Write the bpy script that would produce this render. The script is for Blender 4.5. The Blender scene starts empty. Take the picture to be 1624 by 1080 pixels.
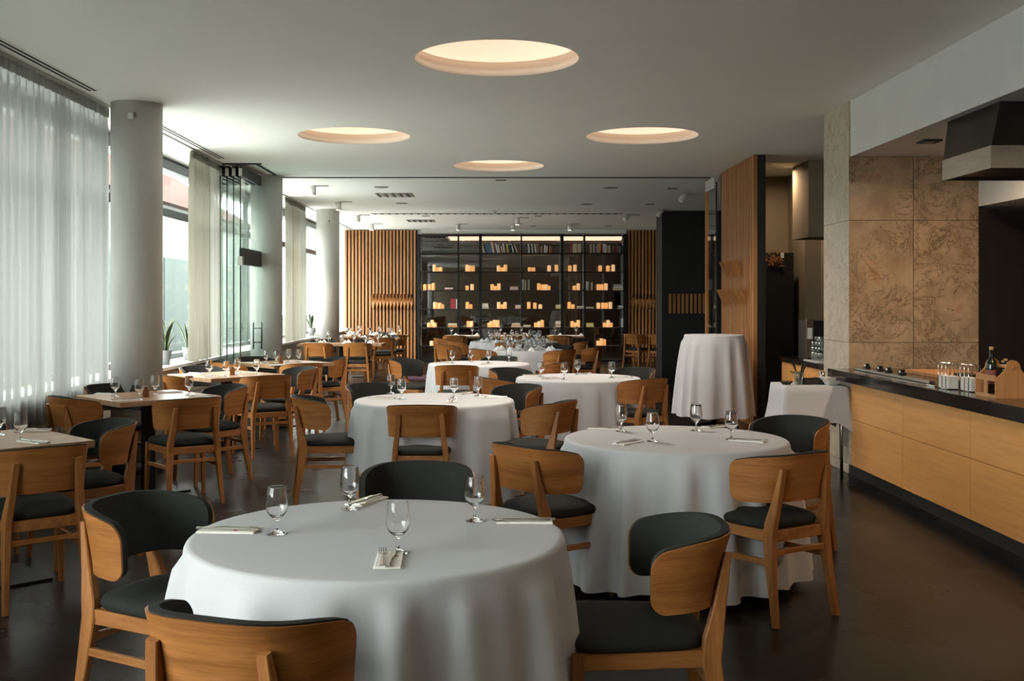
import bpy, bmesh, math, random
from mathutils import Vector, Matrix
from mathutils.geometry import tessellate_polygon

# ------------------------------------------------------------------ camera, sky, exposure
PI = math.pi
SC = bpy.context.scene
COL = SC.collection
FPX, CX, CY, EYE = 1700.0, 780.0, 476.0, 1.5      # focal length (px), principal point (px), eye height (m)

cam_d = bpy.data.cameras.new('camera')
cam = bpy.data.objects.new('camera', cam_d)
COL.objects.link(cam)
cam.location = (0, 0, EYE)
cam.rotation_euler = (PI / 2, 0, 0)
cam_d.sensor_width = 36.0
cam_d.lens = 36.0 * FPX / 1624.0
cam_d.shift_x = (812 - CX) / 1624.0
cam_d.shift_y = (CY - 540) / 1624.0
cam_d.clip_start = 0.05
cam_d.clip_end = 300
SC.camera = cam

world = bpy.data.worlds.new('overcast')
SC.world = world
world.use_nodes = True
wn, wl = world.node_tree.nodes, world.node_tree.links
bg = wn['Background']
tc = wn.new('ShaderNodeTexCoord')
mp = wn.new('ShaderNodeMapping')
mp.inputs['Scale'].default_value = (1, 1, 2.5)
ns = wn.new('ShaderNodeTexNoise')
ns.inputs['Scale'].default_value = 1.6
ns.inputs['Detail'].default_value = 4
rp = wn.new('ShaderNodeValToRGB')
rp.color_ramp.elements[0].position = 0.3
rp.color_ramp.elements[0].color = (0.74, 0.77, 0.765, 1)
rp.color_ramp.elements[1].position = 0.75
rp.color_ramp.elements[1].color = (0.94, 0.955, 0.94, 1)
wl.new(tc.outputs['Generated'], mp.inputs['Vector'])
wl.new(mp.outputs['Vector'], ns.inputs['Vector'])
wl.new(ns.outputs['Fac'], rp.inputs['Fac'])
wl.new(rp.outputs['Color'], bg.inputs['Color'])
bg.inputs['Strength'].default_value = 12.0

SC.view_settings.view_transform = 'Standard'
SC.view_settings.look = 'None'
SC.view_settings.exposure = 0.88
SC.view_settings.gamma = 1.0
SC.view_settings.use_curve_mapping = False
SC.cycles.max_bounces = 12
SC.cycles.diffuse_bounces = 8
SC.cycles.glossy_bounces = 4
SC.cycles.transparent_max_bounces = 24
SC.cycles.transmission_bounces = 10
SC.cycles.sample_clamp_indirect = 8.0
SC.cycles.caustics_reflective = False
SC.cycles.caustics_refractive = False
SC.cycles.use_denoising = True


def portal(x, y0, y1, z0, z1):
    d = bpy.data.lights.new('window_portal', 'AREA')
    d.shape = 'RECTANGLE'
    d.size, d.size_y = y1 - y0, z1 - z0
    d.cycles.is_portal = True
    o = bpy.data.objects.new('window_portal', d)
    COL.objects.link(o)
    o.location = (x, (y0 + y1) / 2, (z0 + z1) / 2)
    o.rotation_euler = Matrix(((0, 0, -1), (1, 0, 0), (0, -1, 0))).to_euler()   # faces +x
    return o


portal(-4.06, -3.6, 25.7, 0.82, 3.15)

H = 3.22            # ceiling height


def down_lamp(x, y, z, r, watts, spread, col=(1.0, 0.74, 0.50)):
    d = bpy.data.lights.new('lamp_light', 'AREA')
    d.shape, d.size = 'DISK', r * 2
    d.energy, d.color, d.spread = watts, col, math.radians(spread)
    o = bpy.data.objects.new('lamp_light', d)
    COL.objects.link(o)
    o.location = (x, y, z)
    return o


for _x, _y in ((0.036, 7.66), (-1.443, 11.25), (1.575, 11.25), (0.085, 13.76)):
    down_lamp(_x, _y, H + 0.10, 0.5, 24, 135, (1.0, 0.88, 0.76))          # the lamps inside the round recesses
for _x, _y in ((-2.69, 16.1), (-2.68, 18.7), (-2.7, 21.6), (-2.7, 24.1), (-0.76, 24.1), (0.47, 24.1), (1.75, 24.1), (0.53, 22.3)):
    down_lamp(_x, _y, H - 0.153, 0.036, 12, 110)
down_lamp(3.7, 13.9, H - 0.02, 0.06, 7, 170)          # fill lamp added to brighten the dark alcove
for _x, _y in ((3.55, 7.9), (3.55, 4.4), (3.55, 1.2)):
    down_lamp(_x, _y, 2.72, 0.05, 13, 165)              # kitchen spot by the hood, plus two unseen lamps added to warm the limestone

WX = -3.95          # window plane
YB = 26.1           # back wall


def W(px, py, z):
    """world x, y of the point that is at height z and seen at a place of the photograph"""
    y = (EYE - z) * FPX / (py - CY)
    return ((px - CX) / FPX * y, y)


# ------------------------------------------------------------------ materials
def mat(name, col, rough=0.5, metal=0.0, spec=0.5, emit=None, es=0.0, noise=None, bump=0.0, sheen=0.0, coat=0.0):
    """noise = (scale xyz, second colour, ramp lo, ramp hi)"""
    m = bpy.data.materials.new(name)
    m.use_nodes = True
    nt = m.node_tree
    b = nt.nodes['Principled BSDF']
    b.inputs['Base Color'].default_value = (*col, 1)
    b.inputs['Roughness'].default_value = rough
    b.inputs['Metallic'].default_value = metal
    b.inputs['Specular IOR Level'].default_value = spec
    if coat:
        b.inputs['Coat Weight'].default_value = coat
        b.inputs['Coat Roughness'].default_value = 0.15
    if sheen:
        b.inputs['Sheen Weight'].default_value = sheen
        b.inputs['Sheen Roughness'].default_value = 0.6
    if emit:
        b.inputs['Emission Color'].default_value = (*emit, 1)
        b.inputs['Emission Strength'].default_value = es
    if noise:
        sc, c2, lo, hi = noise
        t = nt.nodes.new('ShaderNodeTexCoord')
        p = nt.nodes.new('ShaderNodeMapping')
        p.inputs['Scale'].default_value = sc
        n = nt.nodes.new('ShaderNodeTexNoise')
        n.inputs['Scale'].default_value = 1.0
        n.inputs['Detail'].default_value = 5
        n.inputs['Roughness'].default_value = 0.6
        r = nt.nodes.new('ShaderNodeValToRGB')
        r.color_ramp.elements[0].position = lo
        r.color_ramp.elements[1].position = hi
        r.color_ramp.elements[0].color = (*c2, 1)
        r.color_ramp.elements[1].color = (*col, 1)
        nt.links.new(t.outputs['Object'], p.inputs['Vector'])
        nt.links.new(p.outputs['Vector'], n.inputs['Vector'])
        nt.links.new(n.outputs['Fac'], r.inputs['Fac'])
        nt.links.new(r.outputs['Color'], b.inputs['Base Color'])
        if bump:
            bu = nt.nodes.new('ShaderNodeBump')
            bu.inputs['Strength'].default_value = bump
            bu.inputs['Distance'].default_value = 0.002
            nt.links.new(n.outputs['Fac'], bu.inputs['Height'])
            nt.links.new(bu.outputs['Normal'], b.inputs['Normal'])
    return m


def wood(name, c1, c2, axis='x', rough=0.42, scale=1.0, per_object=0.0):
    """oak-like: long streaks along an axis plus fine pores"""
    m = bpy.data.materials.new(name)
    m.use_nodes = True
    nt = m.node_tree
    N, L = nt.nodes, nt.links
    b = N['Principled BSDF']
    b.inputs['Roughness'].default_value = rough
    b.inputs['Specular IOR Level'].default_value = 0.4
    t = N.new('ShaderNodeTexCoord')
    oi = N.new('ShaderNodeObjectInfo')
    add = N.new('ShaderNodeVectorMath')
    add.operation = 'MULTIPLY_ADD'
    add.inputs[1].default_value = (13.0, 7.0, 11.0)
    L.new(oi.outputs['Random'], add.inputs[0])
    L.new(t.outputs['Object'], add.inputs[2])
    k = {'s': (1.6, 1.6, 30), 'x': (1.2, 22, 22), 'y': (22, 1.2, 22), 'z': (22, 22, 1.2)}[axis]
    outs = []
    for mul, det, ro in ((1.0, 3, 0.5), (7.0, 4, 0.7)):
        p = N.new('ShaderNodeMapping')
        p.inputs['Scale'].default_value = tuple(v * mul * scale for v in k)
        n = N.new('ShaderNodeTexNoise')
        n.inputs['Scale'].default_value = 1.0
        n.inputs['Detail'].default_value = det
        n.inputs['Roughness'].default_value = ro
        n.inputs['Distortion'].default_value = 0.35
        L.new(add.outputs[0], p.inputs['Vector'])
        L.new(p.outputs['Vector'], n.inputs['Vector'])
        outs.append(n)
    mx = N.new('ShaderNodeMath')
    mx.operation = 'MULTIPLY_ADD'
    mx.inputs[1].default_value = 0.45
    L.new(outs[1].outputs['Fac'], mx.inputs[0])
    m2 = N.new('ShaderNodeMath')
    m2.operation = 'MULTIPLY'
    m2.inputs[1].default_value = 0.55
    L.new(outs[0].outputs['Fac'], m2.inputs[0])
    L.new(m2.outputs[0], mx.inputs[2])
    r = N.new('ShaderNodeValToRGB')
    r.color_ramp.elements[0].position = 0.36
    r.color_ramp.elements[1].position = 0.62
    r.color_ramp.elements[0].color = (*c2, 1)
    r.color_ramp.elements[1].color = (*c1, 1)
    L.new(mx.outputs[0], r.inputs['Fac'])
    L.new(r.outputs['Color'], b.inputs['Base Color'])
    bu = N.new('ShaderNodeBump')
    bu.inputs['Strength'].default_value = 0.15
    bu.inputs['Distance'].default_value = 0.001
    L.new(outs[1].outputs['Fac'], bu.inputs['Height'])
    L.new(bu.outputs['Normal'], b.inputs['Normal'])
    return m


def thin_glass(name, tint, refl=0.08, edge=0.5, rough=0.0, ior=1.45):
    m = bpy.data.materials.new(name)
    m.use_nodes = True
    nt = m.node_tree
    N, L = nt.nodes, nt.links
    N.remove(N['Principled BSDF'])
    out = N['Material Output']
    tr = N.new('ShaderNodeBsdfTransparent')
    tr.inputs['Color'].default_value = (*tint, 1)
    gl = N.new('ShaderNodeBsdfGlossy')
    gl.inputs['Roughness'].default_value = rough
    gl.inputs['Color'].default_value = (0.95, 0.97, 0.96, 1)
    lw = N.new('ShaderNodeLayerWeight')
    lw.inputs['Blend'].default_value = 0.5
    pw = N.new('ShaderNodeMath')
    pw.operation = 'POWER'
    pw.inputs[1].default_value = 3.6
    L.new(lw.outputs['Facing'], pw.inputs[0])
    ma = N.new('ShaderNodeMath')
    ma.operation = 'MULTIPLY_ADD'
    ma.inputs[1].default_value = edge
    ma.inputs[2].default_value = refl
    ma.use_clamp = True
    L.new(pw.outputs[0], ma.inputs[0])
    mx = N.new('ShaderNodeMixShader')
    L.new(ma.outputs[0], mx.inputs['Fac'])
    L.new(tr.outputs[0], mx.inputs[1])
    L.new(gl.outputs[0], mx.inputs[2])
    L.new(mx.outputs[0], out.inputs['Surface'])
    return m


def curtain_mat(name, col, clear):
    m = bpy.data.materials.new(name)
    m.use_nodes = True
    nt = m.node_tree
    N, L = nt.nodes, nt.links
    N.remove(N['Principled BSDF'])
    out = N['Material Output']
    tr = N.new('ShaderNodeBsdfTransparent')
    di = N.new('ShaderNodeBsdfDiffuse')
    di.inputs['Color'].default_value = (*col, 1)
    tl = N.new('ShaderNodeBsdfTranslucent')
    tl.inputs['Color'].default_value = (*col, 1)
    a = N.new('ShaderNodeMixShader')
    a.inputs['Fac'].default_value = 0.5
    L.new(di.outputs[0], a.inputs[1])
    L.new(tl.outputs[0], a.inputs[2])
    # seen edge-on the weave closes, so the folds show
    lw = N.new('ShaderNodeLayerWeight')
    lw.inputs['Blend'].default_value = 0.5
    ma = N.new('ShaderNodeMath')
    ma.operation = 'MULTIPLY_ADD'
    ma.inputs[1].default_value = -clear * 1.1
    ma.inputs[2].default_value = clear * 1.35
    ma.use_clamp = True
    L.new(lw.outputs['Facing'], ma.inputs[0])
    b = N.new('ShaderNodeMixShader')
    L.new(ma.outputs[0], b.inputs['Fac'])
    L.new(a.outputs[0], b.inputs[1])
    L.new(tr.outputs[0], b.inputs[2])
    L.new(b.outputs[0], out.inputs['Surface'])
    return m


M = {}
M['oak'] = wood('oak_veneer', (0.40, 0.162, 0.045), (0.23, 0.082, 0.020), 's', 0.38)
M['oak_leg'] = wood('oak_solid', (0.38, 0.155, 0.045), (0.21, 0.076, 0.020), 'z', 0.42)
M['oak_y'] = wood('oak_solid_along', (0.38, 0.155, 0.045), (0.21, 0.076, 0.020), 'y', 0.42)
M['slat'] = wood('slat_oak', (0.47, 0.215, 0.073), (0.30, 0.12, 0.038), 'z', 0.45)
M['slat_y'] = wood('slat_oak_y', (0.43, 0.24, 0.10), (0.28, 0.14, 0.05), 'z', 0.45)
M['table_top'] = wood('table_oak', (0.36, 0.22, 0.13), (0.25, 0.13, 0.06), 'x', 0.42)
M['table_edge'] = wood('table_oak_edge', (0.36, 0.165, 0.065), (0.22, 0.09, 0.03), 'x', 0.35)
M['maple'] = wood('counter_oak', (0.74, 0.355, 0.115), (0.62, 0.28, 0.08), 'y', 0.35, 1.6)
M['box_wood'] = wood('box_wood', (0.56, 0.27, 0.11), (0.40, 0.17, 0.06), 'z', 0.4, 1.5)
M['block_wood'] = wood('block_wood', (0.22, 0.09, 0.035), (0.13, 0.05, 0.02), 'z', 0.4)
M['fabric'] = mat('charcoal_fabric', (0.037, 0.038, 0.034), 0.85, spec=0.15, sheen=0.0,
                  noise=((700, 700, 700), (0.012, 0.0125, 0.011), 0.35, 0.65), bump=0.3)
M['cloth'] = mat('white_tablecloth', (0.50, 0.495, 0.51), 0.75, spec=0.2, sheen=0.0,
                 noise=((260, 260, 260), (0.46, 0.455, 0.47), 0.3, 0.7), bump=0.08)
M['ceiling'] = mat('ceiling_paint', (0.93, 0.92, 0.87), 0.9, spec=0.1,
                   noise=((1.5, 1.5, 1.5), (0.91, 0.90, 0.85), 0.3, 0.7))
M['white_wall'] = mat('white_plaster', (0.72, 0.715, 0.69), 0.85, spec=0.15,
                      noise=((4, 4, 4), (0.67, 0.665, 0.64), 0.3, 0.7))
M['column'] = mat('column_plaster', (0.62, 0.60, 0.565), 0.6, spec=0.25,
                  noise=((6, 6, 3), (0.56, 0.545, 0.51), 0.3, 0.7), bump=0.1)
M['beige_wall'] = mat('beige_plaster', (0.33, 0.27, 0.19), 0.9, spec=0.1,
                      noise=((3, 3, 3), (0.29, 0.235, 0.165), 0.3, 0.7))
M['sill'] = mat('sill_white', (0.75, 0.75, 0.73), 0.5, noise=((5, 5, 5), (0.7, 0.7, 0.68), 0.3, 0.7))
M['low_wall'] = mat('low_wall_grey', (0.36, 0.33, 0.28), 0.7, noise=((8, 2, 8), (0.29, 0.265, 0.22), 0.3, 0.7))
M['dark_frame'] = mat('window_frame_dark', (0.045, 0.055, 0.05), 0.4, metal=0.3)
M['black'] = mat('black_metal', (0.012, 0.012, 0.012), 0.4, metal=0.5)
M['black_wall'] = mat('black_panel', (0.012, 0.010, 0.009), 0.55, noise=((3, 3, 1), (0.009, 0.008, 0.007), 0.3, 0.7))
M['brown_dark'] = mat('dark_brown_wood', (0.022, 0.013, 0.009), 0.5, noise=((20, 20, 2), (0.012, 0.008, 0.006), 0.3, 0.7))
M['steel'] = mat('brushed_steel', (0.42, 0.38, 0.33), 0.32, metal=1.0, noise=((60, 4, 60), (0.34, 0.30, 0.26), 0.3, 0.7))
M['hood_dark'] = mat('hood_plate', (0.055, 0.045, 0.035), 0.35, metal=0.6, noise=((4, 4, 9), (0.035, 0.03, 0.024), 0.3, 0.7))
M['chrome'] = mat('cutlery_steel', (0.62, 0.60, 0.56), 0.16, metal=1.0)
M['black_stone'] = mat('black_granite', (0.006, 0.005, 0.005), 0.12, spec=0.25, noise=((90, 90, 90), (0.016, 0.014, 0.013), 0.3, 0.6))
M['napkin'] = mat('napkin_paper', (0.80, 0.76, 0.70), 0.85, noise=((80, 80, 80), (0.74, 0.70, 0.64), 0.3, 0.7))
M['linen'] = mat('linen_napkin', (0.78, 0.78, 0.80), 0.8, noise=((120, 120, 120), (0.70, 0.70, 0.72), 0.3, 0.7))
M['stamp'] = mat('red_stamp', (0.55, 0.08, 0.05), 0.7)
M['porcelain'] = mat('porcelain', (0.72, 0.70, 0.66), 0.25, coat=0.3)
M['pot'] = mat('plant_pot', (0.17, 0.175, 0.17), 0.6, noise=((20, 20, 20), (0.14, 0.145, 0.14), 0.3, 0.7))
M['soil'] = mat('soil', (0.03, 0.02, 0.015), 0.95)
M['leaf'] = mat('snake_leaf', (0.028, 0.05, 0.026), 0.4, noise=((18, 18, 40), (0.018, 0.035, 0.02), 0.4, 0.6))
M['leaf_edge'] = mat('snake_leaf_margin', (0.30, 0.34, 0.16), 0.45)
M['grille'] = mat('vent_metal', (0.30, 0.28, 0.25), 0.5)
M['light_metal'] = mat('spot_white', (0.66, 0.65, 0.61), 0.5)
M['slot'] = mat('slot_black', (0.02, 0.02, 0.02), 0.7)
M['alu'] = mat('aluminium_cap', (0.55, 0.56, 0.53), 0.4, metal=0.4)
M['glass_ext'] = thin_glass('window_glass', (0.93, 0.96, 0.95), 0.04, 0.10)
M['glass_door'] = thin_glass('door_glass', (0.945, 0.965, 0.955), 0.05, 0.35)
M['glass_shelf'] = thin_glass('smoked_glass', (0.30, 0.28, 0.26), 0.13, 0.05)
M['glass'] = mat('drinking_glass', (1, 1, 1), 0.0)
M['glass'].node_tree.nodes['Principled BSDF'].inputs['Transmission Weight'].default_value = 1.0
M['glass'].node_tree.nodes['Principled BSDF'].inputs['IOR'].default_value = 1.45
M['water'] = thin_glass('jar_glass', (0.75, 0.80, 0.78), 0.12, 0.5)
M['sheer'] = curtain_mat('sheer_curtain', (0.285, 0.286, 0.27), 0.09)
M['drape'] = curtain_mat('linen_drape', (0.27, 0.25, 0.20), 0.02)
M['drape_sheer'] = curtain_mat('linen_sheer', (0.32, 0.31, 0.27), 0.04)
M['sky_glow'] = mat('recess_lamp', (0.9, 0.8, 0.7), 0.8, emit=(1.0, 0.80, 0.63), es=0.42)
M['shade_glow'] = mat('glowing_shade', (0.8, 0.72, 0.64), 0.9, emit=(1.0, 0.84, 0.68), es=0.20)
M['recess'] = mat('recess_paint', (0.66, 0.56, 0.47), 0.9, spec=0.1)
M['cove_glow'] = mat('cove_lamp', (0.9, 0.8, 0.7), 0.8, emit=(1.0, 0.84, 0.66), es=9.0)
M['spot_glow'] = mat('spot_lamp', (0.9, 0.8, 0.7), 0.8, emit=(1.0, 0.82, 0.62), es=3.0)
M['candle'] = mat('candle_wax', (0.80, 0.48, 0.22), 0.6, emit=(1.0, 0.46, 0.15), es=0.32)
M['candle_pale'] = mat('candle_wax_pale', (0.85, 0.58, 0.32), 0.6, emit=(1.0, 0.56, 0.26), es=0.32)
M['flame'] = mat('led_flame', (1, 0.7, 0.3), 0.6, emit=(1.0, 0.6, 0.2), es=2.0)
M['paper'] = mat('book_pages', (0.55, 0.50, 0.40), 0.9)
M['ext_wall'] = mat('neighbour_cladding', (0.15, 0.165, 0.158), 0.8, spec=0.0, noise=((1, 1, 1), (0.135, 0.15, 0.143), 0.3, 0.7))
M['ext_dark'] = mat('neighbour_gate', (0.095, 0.11, 0.104), 0.7, spec=0.0, noise=((12, 12, 0.4), (0.082, 0.096, 0.091), 0.3, 0.7))
M['ext_roof'] = mat('red_tiles', (0.078, 0.052, 0.047), 0.85, spec=0.0, noise=((3, 3, 8), (0.070, 0.044, 0.039), 0.3, 0.7))
M['ext_render'] = mat('neighbour_render', (0.13, 0.13, 0.122), 0.9, spec=0.0, noise=((0.6, 0.6, 0.6), (0.115, 0.115, 0.108), 0.3, 0.7))
M['ext_ground'] = mat('pavement_outside', (0.10, 0.105, 0.10), 0.9, spec=0.0, noise=((1, 1, 1), (0.085, 0.09, 0.085), 0.3, 0.7))
M['bounce_strip'] = mat('pale_bounce_strip', (0.66, 0.66, 0.64), 0.9, spec=0.0, noise=((2, 2, 2), (0.60, 0.60, 0.58), 0.3, 0.7))  # very pale so the unseen strip reflects daylight indoors
M['ext_window'] = mat('neighbour_window', (0.02, 0.025, 0.028), 0.3)
M['rug'] = mat('purple_rug', (0.10, 0.045, 0.085), 0.95, noise=((30, 30, 30), (0.07, 0.03, 0.06), 0.3, 0.7), bump=0.3)
M['bottle'] = mat('dark_bottle', (0.010, 0.016, 0.010), 0.12, coat=0.5)
M['cork'] = mat('cork', (0.50, 0.28, 0.13), 0.8)
M['label'] = mat('bottle_label', (0.25, 0.07, 0.06), 0.7)
M['leaf_dry'] = mat('dry_leaves', (0.30, 0.13, 0.04), 0.8, noise=((30, 30, 30), (0.16, 0.06, 0.02), 0.3, 0.7))
M['dark_plastic'] = mat('black_plastic', (0.014, 0.013, 0.012), 0.3)


def stone_mat(name, base, light, dark, vein):
    m = bpy.data.materials.new(name)
    m.use_nodes = True
    N, L = m.node_tree.nodes, m.node_tree.links
    b = N['Principled BSDF']
    b.inputs['Roughness'].default_value = 0.28
    t = N.new('ShaderNodeTexCoord')
    n1 = N.new('ShaderNodeTexNoise')
    n1.inputs['Scale'].default_value = 5.0
    n1.inputs['Detail'].default_value = 8
    n1.inputs['Roughness'].default_value = 0.62
    r1 = N.new('ShaderNodeValToRGB')
    r1.color_ramp.elements[0].position = 0.35
    r1.color_ramp.elements[1].position = 0.68
    r1.color_ramp.elements[0].color = (*base, 1)
    r1.color_ramp.elements[1].color = (*light, 1)
    n2 = N.new('ShaderNodeTexNoise')
    n2.inputs['Scale'].default_value = 4.6
    n2.inputs['Detail'].default_value = 9
    n2.inputs['Roughness'].default_value = 0.7
    n2.inputs['Distortion'].default_value = 1.2
    r2 = N.new('ShaderNodeValToRGB')      # thin band of the noise = a vein
    e = r2.color_ramp.elements
    e[0].position = 0.482
    e[0].color = (0, 0, 0, 1)
    e[1].position = 0.5
    e[1].color = (1, 1, 1, 1)
    x = e.new(0.518)
    x.color = (0, 0, 0, 1)
    n3 = N.new('ShaderNodeTexNoise')
    n3.inputs['Scale'].default_value = 1.7
    n3.inputs['Detail'].default_value = 3
    r3 = N.new('ShaderNodeValToRGB')
    r3.color_ramp.elements[0].position = 0.36
    r3.color_ramp.elements[1].position = 0.50
    mu = N.new('ShaderNodeMath')
    mu.operation = 'MULTIPLY'
    mx = N.new('ShaderNodeMixRGB')
    mx.inputs['Color2'].default_value = (*vein, 1)
    n4 = N.new('ShaderNodeTexNoise')
    n4.inputs['Scale'].default_value = 5.0
    n4.inputs['Detail'].default_value = 5
    r4 = N.new('ShaderNodeValToRGB')
    r4.color_ramp.elements[0].position = 0.62
    r4.color_ramp.elements[1].position = 0.74
    m4 = N.new('ShaderNodeMixRGB')
    m4.inputs['Color2'].default_value = (*dark, 1)
    oi = N.new('ShaderNodeObjectInfo')
    va = N.new('ShaderNodeVectorMath')
    va.operation = 'MULTIPLY_ADD'
    va.inputs[1].default_value = (37.0, 23.0, 51.0)
    L.new(oi.outputs['Random'], va.inputs[0])
    L.new(t.outputs['Object'], va.inputs[2])
    for n in (n1, n2, n3, n4):
        L.new(va.outputs[0], n.inputs['Vector'])
    L.new(n1.outputs['Fac'], r1.inputs['Fac'])
    L.new(n2.outputs['Fac'], r2.inputs['Fac'])
    L.new(n3.outputs['Fac'], r3.inputs['Fac'])
    L.new(n4.outputs['Fac'], r4.inputs['Fac'])
    L.new(r2.outputs['Color'], mu.inputs[0])
    L.new(r3.outputs['Color'], mu.inputs[1])
    L.new(r4.outputs['Color'], m4.inputs['Fac'])
    L.new(r1.outputs['Color'], m4.inputs['Color1'])
    L.new(m4.outputs['Color'], mx.inputs['Color1'])
    L.new(mu.outputs[0], mx.inputs['Fac'])
    L.new(mx.outputs['Color'], b.inputs['Base Color'])
    return m


M['marble'] = stone_mat('limestone_tile', (0.33, 0.215, 0.125), (0.52, 0.365, 0.23), (0.43, 0.20, 0.10), (0.085, 0.05, 0.03))
M['marble_side'] = stone_mat('limestone_tile_pale', (0.50, 0.43, 0.32), (0.60, 0.53, 0.41), (0.50, 0.36, 0.24), (0.26, 0.20, 0.14))


def floor_mat():
    m = bpy.data.materials.new('polished_concrete')
    m.use_nodes = True
    N, L = m.node_tree.nodes, m.node_tree.links
    b = N['Principled BSDF']
    b.inputs['Specular IOR Level'].default_value = 0.16
    t = N.new('ShaderNodeTexCoord')
    n1 = N.new('ShaderNodeTexNoise')
    n1.inputs['Scale'].default_value = 0.9
    n1.inputs['Detail'].default_value = 9
    n1.inputs['Roughness'].default_value = 0.65
    r1 = N.new('ShaderNodeValToRGB')
    r1.color_ramp.elements[0].position = 0.32
    r1.color_ramp.elements[1].position = 0.72
    r1.color_ramp.elements[0].color = (0.006, 0.0048, 0.0042, 1)
    r1.color_ramp.elements[1].color = (0.018, 0.0150, 0.0125, 1)
    n2 = N.new('ShaderNodeTexNoise')
    n2.inputs['Scale'].default_value = 2.5
    n2.inputs['Detail'].default_value = 3
    mr = N.new('ShaderNodeMapRange')
    mr.inputs['To Min'].default_value = 0.22
    mr.inputs['To Max'].default_value = 0.36
    bu = N.new('ShaderNodeBump')
    bu.inputs['Strength'].default_value = 0.05
    bu.inputs['Distance'].default_value = 0.003
    for n in (n1, n2):
        L.new(t.outputs['Object'], n.inputs['Vector'])
    L.new(n1.outputs['Fac'], r1.inputs['Fac'])
    L.new(r1.outputs['Color'], b.inputs['Base Color'])
    L.new(n2.outputs['Fac'], mr.inputs['Value'])
    L.new(mr.outputs['Result'], b.inputs['Roughness'])
    return m


M['floor'] = floor_mat()

_bookmats = {}


def colour_mat(rgb):
    k = tuple(round(c, 3) for c in rgb)
    if k not in _bookmats:
        _bookmats[k] = mat('book_cover', k, 0.6)
    return _bookmats[k]


# ------------------------------------------------------------------ mesh helpers
def new_obj(name, mesh, parent=None, loc=None):
    o = bpy.data.objects.new(name, mesh)
    COL.objects.link(o)
    if parent:
        o.parent = parent
    if loc is not None:
        o.location = loc
    return o


def fin(name, bm, m, parent=None, loc=None, smooth=False):
    me = bpy.data.meshes.new(name)
    bm.normal_update()
    bm.to_mesh(me)
    bm.free()
    for x in (m if isinstance(m, (list, tuple)) else [m]):
        me.materials.append(x)
    if smooth:
        for p in me.polygons:
            p.use_smooth = True
    return new_obj(name, me, parent, loc)


def tag(o, label=None, cat=None, group=None, kind=None):
    if label:
        o['label'] = label
    if cat:
        o['category'] = cat
    if group:
        o['group'] = group
    if kind:
        o['kind'] = kind
    return o


def empty(name, loc=(0, 0, 0), rz=0, label=None, cat=None, group=None, kind=None):
    o = bpy.data.objects.new(name, None)
    COL.objects.link(o)
    o.location = loc
    o.rotation_euler = (0, 0, rz)
    o.empty_display_size = 0.1
    return tag(o, label, cat, group, kind)


def struct(o):
    o['kind'] = 'structure'
    return o


def copy_tree(o, kids, parent=None):
    c = o.copy()
    COL.objects.link(c)
    c.parent = parent
    for ch in kids.get(o.name, ()):
        copy_tree(ch, kids, c)
    return c


def kid_map(o):
    d = {}

    def go(x):
        d[x.name] = list(x.children)
        for c in x.children:
            go(c)
    go(o)
    return d


def bx(bm, x0, x1, y0, y1, z0, z1, bevel=0.0):
    r = bmesh.ops.create_cube(bm, size=1)
    vs = r['verts']
    for v in vs:
        v.co = Vector(((x0 + x1) / 2 + v.co.x * (x1 - x0), (y0 + y1) / 2 + v.co.y * (y1 - y0), (z0 + z1) / 2 + v.co.z * (z1 - z0)))
    if bevel:
        es = list({e for v in vs for e in v.link_edges})
        bmesh.ops.bevel(bm, geom=es, offset=bevel, segments=2, affect='EDGES', profile=0.6)
    return vs


def box(name, x0, x1, y0, y1, z0, z1, m, parent=None, bevel=0.0):
    bm = bmesh.new()
    cx, cy, cz = (x0 + x1) / 2, (y0 + y1) / 2, z0
    bx(bm, x0 - cx, x1 - cx, y0 - cy, y1 - cy, 0, z1 - z0, bevel)
    return fin(name, bm, m, parent, (cx, cy, cz))


def lathe(bm, prof, seg=24, cx=0, cy=0, cz=0, cap0=True, cap1=True):
    rings = []
    for r, z in prof:
        rings.append([bm.verts.new((cx + r * math.cos(2 * PI * i / seg), cy + r * math.sin(2 * PI * i / seg), cz + z)) for i in range(seg)])
    for a, b in zip(rings, rings[1:]):
        for i in range(seg):
            j = (i + 1) % seg
            f = bm.faces.new((a[i], a[j], b[j], b[i]))
            f.smooth = True
    if cap0:
        bm.faces.new(list(reversed(rings[0])))
    if cap1:
        bm.faces.new(rings[-1])


def cyl(name, r, z0, z1, m, parent=None, loc=(0, 0, 0), seg=24, r2=None):
    bm = bmesh.new()
    lathe(bm, [(r, z0), (r if r2 is None else r2, z1)], seg)
    return fin(name, bm, m, parent, loc)


def tube(bm, pts, r, seg=8):
    """round bar through points"""
    prev = None
    pts = [Vector(p) for p in pts]
    n = len(pts)
    for i, p in enumerate(pts):
        d = (pts[min(i + 1, n - 1)] - pts[max(i - 1, 0)]).normalized()
        up = Vector((0, 0, 1)) if abs(d.z) < 0.9 else Vector((1, 0, 0))
        a = d.cross(up).normalized()
        b = d.cross(a).normalized()
        rr = r[i] if isinstance(r, (list, tuple)) else r
        ring = [bm.verts.new(p + (a * math.cos(2 * PI * k / seg) + b * math.sin(2 * PI * k / seg)) * rr) for k in range(seg)]
        if prev:
            for k in range(seg):
                f = bm.faces.new((prev[k], prev[(k + 1) % seg], ring[(k + 1) % seg], ring[k]))
                f.smooth = True
        else:
            bm.faces.new(ring[::-1])
        prev = ring
    bm.faces.new(prev)


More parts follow.
